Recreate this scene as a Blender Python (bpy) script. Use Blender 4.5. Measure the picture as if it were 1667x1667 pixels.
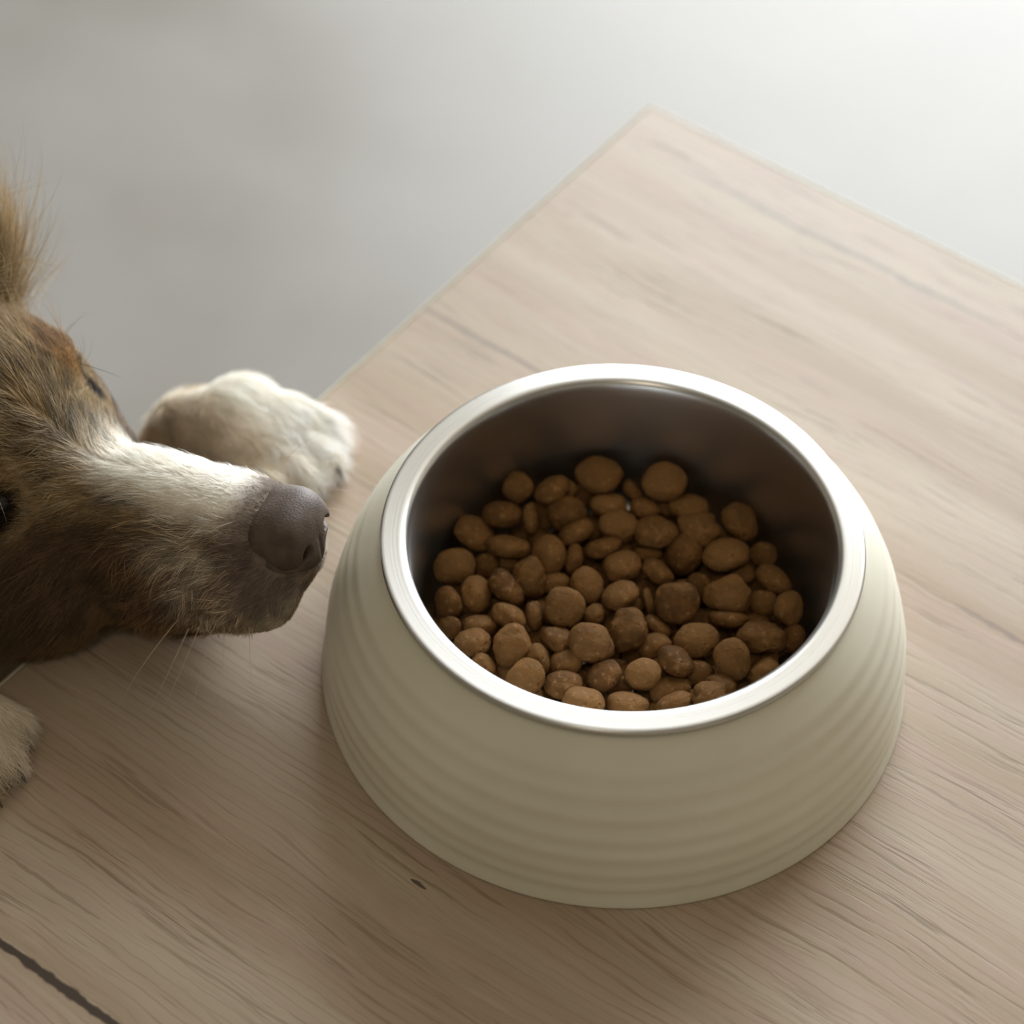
import bpy, bmesh, math, random
import numpy as np
from mathutils import Vector, Matrix, noise

for o in list(bpy.data.objects):
    bpy.data.objects.remove(o)
S = bpy.context.scene
COL = S.collection
PI = math.pi

# ------------------------------------------------------------------ camera
cam = bpy.data.cameras.new('camera')
cam_ob = bpy.data.objects.new('camera', cam)
COL.objects.link(cam_ob)
cam.sensor_width = 36.0
cam.lens = 4218.39 / 1667 * 36
cam.shift_x = 1.746 / 1667
cam.shift_y = 13.08 / 1667
cam.clip_start = 0.01
R_ = Vector((0.9960833, 0.0865431, 0.0181211))
U_ = Vector((-0.076982, 0.7480081, 0.6592098))
F_ = Vector((-0.0434953, 0.6580229, -0.7517407))
M = Matrix.Identity(4)
for i in range(3):
    M[i][0] = R_[i]; M[i][1] = U_[i]; M[i][2] = -F_[i]
M[0][3], M[1][3], M[2][3] = 0.0, -0.5115647, 0.6492252
cam_ob.matrix_world = M
cam.dof.use_dof = True
cam.dof.focus_distance = 0.775
cam.dof.aperture_fstop = 6.3
S.camera = cam_ob

# ------------------------------------------------------------------ light
W = bpy.data.worlds.new('world'); S.world = W
W.use_nodes = True
bg = W.node_tree.nodes['Background']
bg.inputs[0].default_value = (0.75, 0.87, 1.0, 1)
bg.inputs[1].default_value = 1.0

def area(name, loc, target, sx, sy, power, color):
    l = bpy.data.lights.new(name, 'AREA'); l.shape = 'RECTANGLE'
    l.size = sx; l.size_y = sy; l.energy = power; l.color = color
    o = bpy.data.objects.new(name, l); COL.objects.link(o)
    o.location = loc
    o.rotation_euler = (Vector(target) - Vector(loc)).to_track_quat('-Z', 'Y').to_euler()
    return o
area('window_light', (0.75, 2.21, 0.74), (0.75, 0.0, 0.74), 2.00, 2.20, 130, (0.93, 0.97, 1.0))
area('ceiling_light', (-0.15, -1.10, 1.88), (-0.15, -1.10, 0.0), 0.30, 0.30, 2.6, (1.0, 0.86, 0.66))

S.view_settings.view_transform = 'Standard'
S.view_settings.look = 'None'
S.view_settings.exposure = 0.42
S.view_settings.gamma = 1.0
S.view_settings.use_curve_mapping = False

# ------------------------------------------------------------------ helpers
def obj(name, me, mat=None, parent=None, smooth=True):
    o = bpy.data.objects.new(name, me)
    COL.objects.link(o)
    if mat is not None:
        me.materials.append(mat)
    if parent is not None:
        o.parent = parent
    if smooth and hasattr(me, 'polygons') and len(me.polygons):
        me.polygons.foreach_set('use_smooth', [True] * len(me.polygons))
    return o

def empty(name, loc=(0, 0, 0), rz=0):
    o = bpy.data.objects.new(name, None); COL.objects.link(o)
    o.empty_display_size = 0.05
    o.location = loc; o.rotation_euler = (0, 0, rz)
    return o

def tag(o, label, cat, group=None):
    o['label'] = label; o['category'] = cat
    if group: o['group'] = group
    return o

def struct(o):
    o['kind'] = 'structure'; return o

def mesh(name, v, f):
    me = bpy.data.meshes.new(name); me.from_pydata([tuple(x) for x in v], [], [tuple(x) for x in f]); me.update()
    return me

def box_bm(x0, x1, y0, y1, z0, z1, bev=0.0, seg=2):
    bm = bmesh.new()
    bmesh.ops.create_cube(bm, size=1)
    for v in bm.verts:
        v.co = ((x0 + x1) / 2 + v.co.x * (x1 - x0), (y0 + y1) / 2 + v.co.y * (y1 - y0), (z0 + z1) / 2 + v.co.z * (z1 - z0))
    if bev:
        bmesh.ops.bevel(bm, geom=bm.edges[:], offset=bev, segments=seg, affect='EDGES', profile=0.5)
    me = bpy.data.meshes.new('box'); bm.to_mesh(me); bm.free()
    return me

def lathe(prof, n=256, radial=None):
    """closed profile of (r, z) turned around the z axis"""
    v, f = [], []
    m = len(prof)
    for i in range(n):
        a = 2 * PI * i / n
        for j, (r, z) in enumerate(prof):
            rr = r + (radial(a, r, z) if radial else 0)
            v.append((rr * math.cos(a), rr * math.sin(a), z))
    for i in range(n):
        k = (i + 1) % n
        for j in range(m - 1):
            f.append((i * m + j, k * m + j, k * m + j + 1, i * m + j + 1))
    return v, f

class NT:
    """small node-tree builder"""
    def __init__(s, name):
        s.mat = bpy.data.materials.new(name); s.mat.use_nodes = True
        s.t = s.mat.node_tree; s.t.nodes.clear()
        s.out = s.n('ShaderNodeOutputMaterial')
        s.b = s.n('ShaderNodeBsdfPrincipled')
        s.l(s.b.outputs[0], s.out.inputs[0])
    def n(s, ty, **kw):
        x = s.t.nodes.new(ty)
        for k, v in kw.items():
            if k == 'inp':
                for a, b in v.items():
                    if hasattr(b, 'links') or isinstance(b, bpy.types.NodeSocket): s.l(b, x.inputs[a])
                    else: x.inputs[a].default_value = b
            else: setattr(x, k, v)
        return x
    def l(s, a, b): s.t.links.new(a, b)
    def math(s, op, a, b=None, c=None, clamp=False):
        x = s.n('ShaderNodeMath', operation=op, use_clamp=clamp)
        for i, q in enumerate((a, b, c)):
            if q is None: continue
            if isinstance(q, (int, float)): x.inputs[i].default_value = q
            else: s.l(q, x.inputs[i])
        return x.outputs[0]
    def maprange(s, v, a, b, c=0.0, d=1.0, smooth=True):
        x = s.n('ShaderNodeMapRange')
        if smooth: x.interpolation_type = 'SMOOTHSTEP'
        s.l(v, x.inputs[0])
        for i, q in enumerate((a, b, c, d)):
            if isinstance(q, (int, float)): x.inputs[i + 1].default_value = q
            else: s.l(q, x.inputs[i + 1])
        return x.outputs[0]
    def mix(s, fac, a, b, mode='MIX'):
        x = s.n('ShaderNodeMix', data_type='RGBA', blend_type=mode)
        for q, i in ((fac, 0), (a, 6), (b, 7)):
            if isinstance(q, (int, float)): x.inputs[i].default_value = q
            elif isinstance(q, tuple): x.inputs[i].default_value = q
            else: s.l(q, x.inputs[i])
        return x.outputs[2]
    def coords(s, scale=(1, 1, 1), loc=(0, 0, 0), rot=(0, 0, 0)):
        tc = s.n('ShaderNodeTexCoord')
        mp = s.n('ShaderNodeMapping')
        mp.inputs['Scale'].default_value = scale; mp.inputs['Location'].default_value = loc; mp.inputs['Rotation'].default_value = rot
        s.l(tc.outputs['Object'], mp.inputs[0])
        return mp.outputs[0]
    def noise(s, vec, scale, detail=4, rough=.5, dist=0.0):
        x = s.n('ShaderNodeTexNoise')
        s.l(vec, x.inputs['Vector'])
        x.inputs['Scale'].default_value = scale; x.inputs['Detail'].default_value = detail
        x.inputs['Roughness'].default_value = rough; x.inputs['Distortion'].default_value = dist
        return x.outputs[0]
    def bump(s, h, strength, dist=0.001):
        x = s.n('ShaderNodeBump'); x.inputs['Strength'].default_value = strength; x.inputs['Distance'].default_value = dist
        s.l(h, x.inputs['Height']); s.l(x.outputs[0], s.b.inputs['Normal']); return x

def setb(nt, color=None, rough=None, metal=None, spec=None):
    b = nt.b
    for k, v in (('Base Color', color), ('Roughness', rough), ('Metallic', metal), ('Specular IOR Level', spec)):
        if v is None: continue
        if isinstance(v, (int, float)): b.inputs[k].default_value = v
        elif isinstance(v, tuple): b.inputs[k].default_value = (*v[:3], 1)
        else: nt.l(v, b.inputs[k])

# ------------------------------------------------------------------ materials
def wood_mat():
    m = NT('light_oak_laminate')
    tc = m.n('ShaderNodeTexCoord')
    sep = m.n('ShaderNodeSeparateXYZ'); m.l(tc.outputs['Object'], sep.inputs[0])
    x, y = sep.outputs[0], sep.outputs[1]
    # wandering of the grain
    w1 = m.noise(m.coords((5, 16, 1)), 1.0, 3, .5)
    w2 = m.noise(m.coords((26, 60, 1), (3, 1, 0)), 1.0, 2, .5)
    yy = m.math('ADD', y, m.math('MULTIPLY', m.math('SUBTRACT', w1, .5), .022))
    yy = m.math('ADD', yy, m.math('MULTIPLY', m.math('SUBTRACT', w2, .5), .0035))
    def gv(sx, sy, dx=0.0):
        c = m.n('ShaderNodeCombineXYZ')
        m.l(m.math('MULTIPLY_ADD', x, sx, dx), c.inputs[0]); m.l(m.math('MULTIPLY', yy, sy), c.inputs[1])
        return c.outputs[0]
    # broad tint bands
    band = m.noise(gv(2.0, 34), 1.0, 3, .55)
    band2 = m.noise(gv(5.0, 90, 4.0), 1.0, 3, .6)
    patch = m.noise(gv(13, 40, 9.0), 1.0, 4, .6)
    col = m.mix(m.maprange(band, .3, .7), (.365, .274, .188, 1), (.480, .398, .308, 1))
    col = m.mix(m.maprange(band2, .42, .70, 0, .75), col, (.43, .308, .248, 1))
    col = m.mix(m.maprange(patch, .5, .8, 0, .35), col, (.58, .51, .40, 1))
    # growth rings, coarse waves of darker lines
    g = m.noise(gv(24, 560, 2.0), 1.0, 3, .6)
    ring = m.n('ShaderNodeTexWave', wave_type='BANDS', bands_direction='Y', wave_profile='SAW')
    m.l(gv(1.0, 1.0), ring.inputs['Vector'])
    ring.inputs['Scale'].default_value = 95; ring.inputs['Distortion'].default_value = 2.0
    ring.inputs['Detail'].default_value = 2.5; ring.inputs['Detail Scale'].default_value = .9; ring.inputs['Detail Roughness'].default_value = .55
    rg = m.maprange(ring.outputs['Fac'], .80, .97, 0, 1)
    amt = m.maprange(m.noise(gv(10, 50, 20.0), 1.0, 2, .5), .35, .65, .15, 1)
    dark = m.math('MULTIPLY', rg, amt)
    col = m.mix(m.math('MULTIPLY', dark, .45), col, (.20, .145, .09, 1))
    # pores: short fine dashes
    pore = m.maprange(g, .53, .64, 0, 1)
    pbreak = m.maprange(m.noise(gv(9, 60, 5.0), 1.0, 2, .5), .38, .60, .12, 1)
    pm = m.math('MULTIPLY', pore, pbreak)
    col = m.mix(m.math('MULTIPLY', pm, .60), col, (.19, .135, .08, 1))
    lt = m.maprange(m.noise(gv(18, 520, 11.0), 1.0, 2, .5),   .58, .75, 0, .15)
    col = m.mix(lt, col, (.68, .61, .50, 1))
    # printed cracks and dark streaks of the oak pattern, in table coordinates
    def crack(x0, x1, yc, wd, strength, colr, wob=.0016, ws=60):
        wn = m.noise(m.coords((ws, 0, 0), (yc * 91, 0, 0)), 1.0, 3, .6)
        dy = m.math('ABSOLUTE', m.math('ADD', m.math('SUBTRACT', y, yc), m.math('MULTIPLY', m.math('SUBTRACT', wn, .5), wob * 2)))
        t = m.math('DIVIDE', m.math('SUBTRACT', x, x0), x1 - x0)
        prof = m.math('MULTIPLY', m.math('MULTIPLY', t, m.math('SUBTRACT', 1.0, t)), 4.0, clamp=True)
        th = m.noise(m.coords((140, 0, 0), (yc * 37, 0, 0)), 1.0, 2, .5)
        wdt = m.math('MULTIPLY', m.math('MULTIPLY', m.math('POWER', prof, .5), wd), m.maprange(th, .3, .7, .7, 1.25))
        k = m.math('SUBTRACT', 1.0, m.math('DIVIDE', dy, m.math('ADD', wdt, 1e-5)))
        k = m.math('MULTIPLY', k, 2.5, clamp=True)
        return m.math('MULTIPLY', k, strength), colr
    for c in ((.046, .130, -.4266, .0019, .97, (.045, .028, .018, 1), .0011, 60),
              (-.002, .056, -.1436, .0014, .80, (.20, .16, .13, 1)),
              (.030, .172, -.0240, .0018, .60, (.20, .165, .135, 1), .005, 12),
              (.222, .262, -.1462, .0013, .75, (.20, .14, .11, 1)),
              (.026, .048, -.2226, .0010, .50, (.20, .15, .12, 1)),
              (.045, .085, -.4035, .0009, .45, (.19, .14, .09, 1)),
              (.236, .300, -.2148, .0007, .45, (.18, .13, .10, 1)),
              (.148, .154, -.3372, .0007, .90, (.06, .04, .025, 1)),
              (.125, .140, -.0900, .0009, .30, (.22, .17, .14, 1)),
              (.190, .280, -.0820, .0010, .35, (.24, .19, .16, 1), .004, 14),
              (.150, .260, -.0560, .0010, .35, (.24, .19, .16, 1), .004, 14)):
        k, cc = crack(*c)
        col = m.mix(k, col, cc)
    h = m.math('SUBTRACT', m.math('MULTIPLY', g, -.6), m.math('MULTIPLY', pm, 1.0))
    m.bump(h, .12, .0004)
    rough = m.math('ADD', m.math('MULTIPLY', band, .08), .37)
    setb(m, col, rough, 0.0, .5)
    return m.mat

def plain(name, color, rough=.5, metal=0.0, spec=.5, nscale=0, nstr=.1, var=0.0, bumpd=.0003):
    m = NT(name)
    setb(m, color, rough, metal, spec)
    if nscale:
        nz = m.noise(m.coords(), nscale, 4, .6)
        if nstr: m.bump(nz, nstr, bumpd)
        if var:
            c = m.mix(m.maprange(nz, .3, .7), (*[q * (1 - var) for q in color[:3]], 1), (*[min(1, q * (1 + var)) for q in color[:3]], 1))
            m.l(c, m.b.inputs['Base Color'])
    return m.mat

def floor_mat():
    m = NT('smooth_grey_floor')
    a = m.noise(m.coords((1, 1, 1)), 3.2, 5, .55)
    b = m.noise(m.coords((1, 1, 1), (4, 2, 0)), 11, 4, .6)
    col = m.mix(m.maprange(a, .35, .68), (.195, .179, .152, 1), (.255, .242, .22, 1))
    col = m.mix(m.maprange(b, .45, .75, 0, .3), col, (.25, .222, .20, 1))
    r = m.maprange(a, .3, .7, .42, .52)
    setb(m, col, r, 0, .45)
    m.bump(b, .05, .001)
    return m.mat

def steel_mat():
    m = NT('brushed_steel')
    tc = m.n('ShaderNodeTexCoord')
    sep = m.n('ShaderNodeSeparateXYZ'); m.l(tc.outputs['Object'], sep.inputs[0])
    r = m.math('SQRT', m.math('ADD', m.math('POWER', sep.outputs[0], 2.0), m.math('POWER', sep.outputs[1], 2.0)))
    c = m.n('ShaderNodeCombineXYZ')
    m.l(m.math('MULTIPLY', r, 1800), c.inputs[0]); m.l(m.math('MULTIPLY', sep.outputs[2], 1800), c.inputs[1])
    n1 = m.noise(c.outputs[0], 1.0, 2, .5)
    sp = m.noise(m.coords(), 900, 2, .5)
    setb(m, (.60, .60, .59), m.maprange(n1, .2, .8, .27, .33), 1.0)
    m.b.inputs['Anisotropic'].default_value = .60
    m.b.inputs['Anisotropic Rotation'].default_value = .25
    tg = m.n('ShaderNodeTangent', direction_type='RADIAL', axis='Z'); m.l(tg.outputs[0], m.b.inputs['Tangent'])
    m.bump(m.math('ADD', m.math('MULTIPLY', n1, .5), m.math('MULTIPLY', m.maprange(sp, .66, .72), .6)), .05, .0002)
    return m.mat

def shell_mat():
    m = NT('cream_matte_melamine')
    a = m.noise(m.coords(), 700, 3, .6)
    b = m.noise(m.coords(), 22, 3, .5)
    col = m.mix(m.maprange(b, .3, .7), (.71, .695, .575, 1), (.76, .745, .64, 1))
    setb(m, col, .42, 0, .45)
    m.bump(a, .06, .0002)
    return m.mat

def kibble_mat():
    m = NT('baked_kibble')
    oi = m.n('ShaderNodeObjectInfo')
    a = m.noise(m.coords(), 520, 4, .65)
    b = m.noise(m.coords(), 130, 3, .6)
    v = m.n('ShaderNodeTexVoronoi'); m.l(m.coords(), v.inputs['Vector']); v.inputs['Scale'].default_value = 420
    base = m.mix(m.maprange(oi.outputs['Random'], 0, 1, 0, 1, False), (.088, .040, .010, 1), (.240, .125, .042, 1))
    base = m.mix(m.maprange(b, .35, .7), base, m.mix(.5, base, (.30, .14, .04, 1)))
    base = m.mix(m.maprange(a, .56, .72, 0, .55), base, (.42, .27, .13, 1))
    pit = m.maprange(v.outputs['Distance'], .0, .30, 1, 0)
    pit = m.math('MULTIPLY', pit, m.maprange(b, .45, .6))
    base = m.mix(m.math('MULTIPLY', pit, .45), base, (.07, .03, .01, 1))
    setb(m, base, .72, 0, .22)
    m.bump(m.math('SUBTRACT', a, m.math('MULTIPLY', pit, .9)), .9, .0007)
    return m.mat

def attr_mat(name, rough=.6, spec=.3, mul=1.0):
    m = NT(name)
    at = m.n('ShaderNodeAttribute'); at.attribute_name = 'tint'
    setb(m, at.outputs['Color'], rough, 0, spec)
    return m.mat

WOOD = wood_mat(); FLOOR = floor_mat(); STEEL = steel_mat(); SHELL = shell_mat(); KIBM = kibble_mat()
BAND = plain('pale_edge_band', (.55, .51, .41), .5, nscale=300, nstr=.1, var=.06)
LEGM = plain('pale_table_leg', (.55, .50, .42), .5, nscale=60, nstr=.1, var=.08)
PADM = plain('dark_rubber', (.03, .03, .028), .7, nscale=500, nstr=.1)

# ------------------------------------------------------------------ floor
FZ = -0.42
RX0, RX1, RY0, RY1, RZ = -2.2, 2.6, -2.4, 2.25, 1.98
WALL = plain('warm_wall_paint', (.32, .275, .21), .85, nscale=40, nstr=.05, bumpd=.001)
WALLB = plain('pale_wall_paint', (.42, .40, .36), .85, nscale=40, nstr=.05, bumpd=.001)
FRM = plain('white_door_frame', (.75, .75, .74), .4, nscale=80, nstr=.02)
struct(obj('floor', box_bm(RX0, RX1, RY0, RY1 + .2, FZ - .05, FZ), FLOOR, smooth=False))
struct(obj('ceiling', box_bm(RX0 - .1, RX1 + .1, RY0 - .1, RY1 + .2, RZ, RZ + .08), WALL, smooth=False))
struct(obj('wall_left', box_bm(RX0 - .1, RX0, RY0 - .1, RY1 + .2, FZ - .05, RZ), WALL, smooth=False))
struct(obj('wall_right', box_bm(RX1, RX1 + .1, RY0 - .1, RY1 + .2, FZ - .05, RZ), WALL, smooth=False))
struct(obj('wall_front', box_bm(RX0, RX1, RY0 - .1, RY0, FZ - .05, RZ), WALL, smooth=False))
def back_wall():
    # wall with a tall glazed door opening
    x0, x1, z1 = -.27, 1.77, 1.86
    me = bpy.data.meshes.new('wall_back'); bm = bmesh.new()
    for (xa, xb, za, zb) in ((RX0, x0, FZ - .05, RZ), (x1, RX1, FZ - .05, RZ), (x0, x1, z1, RZ)):
        m_ = box_bm(xa, xb, RY1, RY1 + .12, za, zb); bm.from_mesh(m_)
    bm.to_mesh(me); bm.free(); return me
struct(obj('wall_back', back_wall(), WALLB, smooth=False))
dr = empty('door_1', (.75, RY1 + .04, FZ)); struct(dr)
def fr(x0, x1, z0, z1, y0=-.03, y1=.03):
    return box_bm(x0, x1, y0, y1, z0, z1, .003)
bmf = bmesh.new()
for q in ((-1.02, -.96, 0, 2.28), (.96, 1.02, 0, 2.28), (-.96, .96, 2.22, 2.28), (-.96, .96, 0, .05)):
    bmf.from_mesh(fr(*q))
mf = bpy.data.meshes.new('door_frame'); bmf.to_mesh(mf); bmf.free()
obj('door_frame', mf, FRM, dr, smooth=False)
GL = NT('clear_glass'); GL.b.inputs['Transmission Weight'].default_value = 1.0; GL.b.inputs['Roughness'].default_value = 0.0; GL.b.inputs['IOR'].default_value = 1.02
obj('glass_pane', box_bm(-.96, .96, -.003, .003, .05, 2.22), GL.mat, dr, smooth=False)

# ------------------------------------------------------------------ table
TH = -0.5560148
TC = Vector((-0.0028002, 0.2767776, 0.0))
Tm = Matrix.Translation(TC) @ Matrix.Rotation(TH, 4, 'Z')       # table frame: x along the grain, y towards the far edge
table = empty('table', (TC.x, TC.y, FZ), TH)
tag(table, 'low table with pale oak-look top that the bowl and the dog\'s paws rest on', 'table')
H = -FZ
TL, TW, TT = 1.05, 0.62, 0.018
obj('tabletop', box_bm(.0016, TL - .0016, -TW + .0016, -.0016, H - TT, H, .0004), WOOD, table, smooth=False)
EB = []
bm = bmesh.new()
def ring_band(x0, x1, y0, y1, w, z0, z1):
    o = [(x0, y0), (x1, y0), (x1, y1), (x0, y1)]
    i = [(x0 + w, y0 + w), (x1 - w, y0 + w), (x1 - w, y1 - w), (x0 + w, y1 - w)]
    v = [(*p, z) for z in (z0, z1) for p in o] + [(*p, z) for z in (z0, z1) for p in i]
    f = []
    for k in range(4):
        n = (k + 1) % 4
        f += [(k, n, 4 + n, 4 + k), (8 + k, 12 + k, 12 + n, 8 + n), (4 + k, 4 + n, 12 + n, 12 + k), (k, 8 + k, 8 + n, n)]
    return mesh('band', v, f)
eb = obj('edge_band', ring_band(0, TL, -TW, 0, .0014, H - TT, H - .0001), BAND, table, smooth=False)
bv = eb.modifiers.new('b', 'BEVEL'); bv.width = .0005; bv.segments = 2; bv.limit_method = 'ANGLE'
eb['label'] = 'pale edge strip around the top'
for (x, y) in ((.07, -.07), (TL - .07, -.07), (.07, -TW + .07), (TL - .07, -TW + .07)):
    obj('leg', box_bm(x - .02, x + .02, y - .02, y + .02, 0.0, H - TT, .002), LEGM, table, smooth=False)
obj('apron', ring_band(.05, TL - .05, -TW + .05, -.05, .018, H - TT - .06, H - TT), LEGM, table, smooth=False)

# ------------------------------------------------------------------ bowl
bowl = empty('dog_bowl', (0, 0, 0))
tag(bowl, 'cream ribbed dog bowl with a steel insert full of kibble on the table', 'bowl')
prof_n = [(0, .0926), (.002, .0922), (.006, .0910), (.012, .0908), (.02, .0901), (.03, .0879), (.038, .0853), (.044, .0828), (.049, .0801), (.053, .0773), (.056, .0745), (.0573, .0728)]
zs = np.array([q[0] for q in prof_n]); rs = np.array([q[1] for q in prof_n])
Zs = np.linspace(0, .0573, 120)
Rs = np.interp(Zs, zs, rs)
ker = np.hanning(13); ker /= ker.sum()
Rp = np.concatenate([np.full(6, Rs[0]), Rs, Rs[-1] + (np.arange(6) + 1) * (Rs[-1] - Rs[-2])])
Rs = np.convolve(Rp, ker, 'valid')
arc = np.concatenate([[0], np.cumsum(np.hypot(np.diff(Zs), np.diff(Rs)))])
def rib(s):
    # soft uneven ridges up the wall
    centres = (.0085, .0150, .0225, .0290, .0370, .0445, .0515)
    amps = (.95, .8, 1.0, .75, 1.0, .8, .6)
    return sum(a * math.exp(-((s - c) / .0023) ** 2) for a, c in zip(amps, centres)) * .00046
dR = np.gradient(Rs, arc); dZ = np.gradient(Zs, arc)
outer = [(float(r + rib(s) * dz), float(z - rib(s) * dr)) for r, z, s, dr, dz in zip(Rs, Zs, arc, dR, dZ)]
prof = [(.0880, .0020), (.0900, .0006), (.0918, 0.0)] + outer[1:] + [(.0712, .0578), (.0700, .0576), (.0690, .0565), (.0688, .0545), (.0720, .0530), (.0800, .0440), (.0855, .0280), (.0872, .0100), (.0880, .0020)]
v, f = lathe(prof, 288)
obj('shell', mesh('shell', v, f), SHELL, bowl)
ins = [(.0698, .0590), (.0712, .0584), (.0724, .0586), (.0730, .0594), (.0731, .0602), (.0730, .0607), (.0726, .0611), (.0718, .0612), (.0710, .0612), (.0700, .0612), (.0690, .0612), (.0680, .0612), (.0672, .0612),
       (.0663, .0611), (.0656, .0608), (.0650, .0602), (.0646, .0593), (.0643, .0578), (.0641, .0560), (.0639, .053), (.0635, .046), (.0632, .036), (.0628, .027), (.0622, .019), (.0605, .0130), (.0575, .0090), (.053, .0068), (.047, .0060), (.030, .0058), (.0005, .0058),
       (.0005, .0050), (.030, .0050), (.047, .0052), (.0535, .0060), (.0582, .0083), (.0613, .0125), (.0632, .0187), (.0641, .027), (.0645, .036), (.0648, .046), (.0650, .054), (.0656, .0580), (.0670, .0596), (.0698, .0598), (.0698, .0590)]
def subdiv(pr, n=2):
    # Catmull-Rom smoothing of the open polyline
    out = []
    m = len(pr)
    for i in range(m - 1):
        p0 = pr[max(i - 1, 0)]; p1 = pr[i]; p2 = pr[i + 1]; p3 = pr[min(i + 2, m - 1)]
        for k in range(n):
            t = k / n
            out.append(tuple(.5 * (2 * p1[j] + (p2[j] - p0[j]) * t + (2 * p0[j] - 5 * p1[j] + 4 * p2[j] - p3[j]) * t * t + (3 * p1[j] - p0[j] - 3 * p2[j] + p3[j]) * t ** 3) for j in (0, 1)))
    return out + [pr[-1]]
v, f = lathe(subdiv(ins, 3), 256)
ib = obj('steel_insert', mesh('steel_insert', v, f), STEEL, bowl)
ib['label'] = 'brushed steel inner bowl with flat rolled rim'
v, f = lathe([(.0840, .0016), (.0840, .0000), (.0885, .0000), (.0885, .0016), (.0840, .0016)], 96)
obj('rubber_foot', mesh('rubber_foot', v, f), PADM, bowl, smooth=False)

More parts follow.
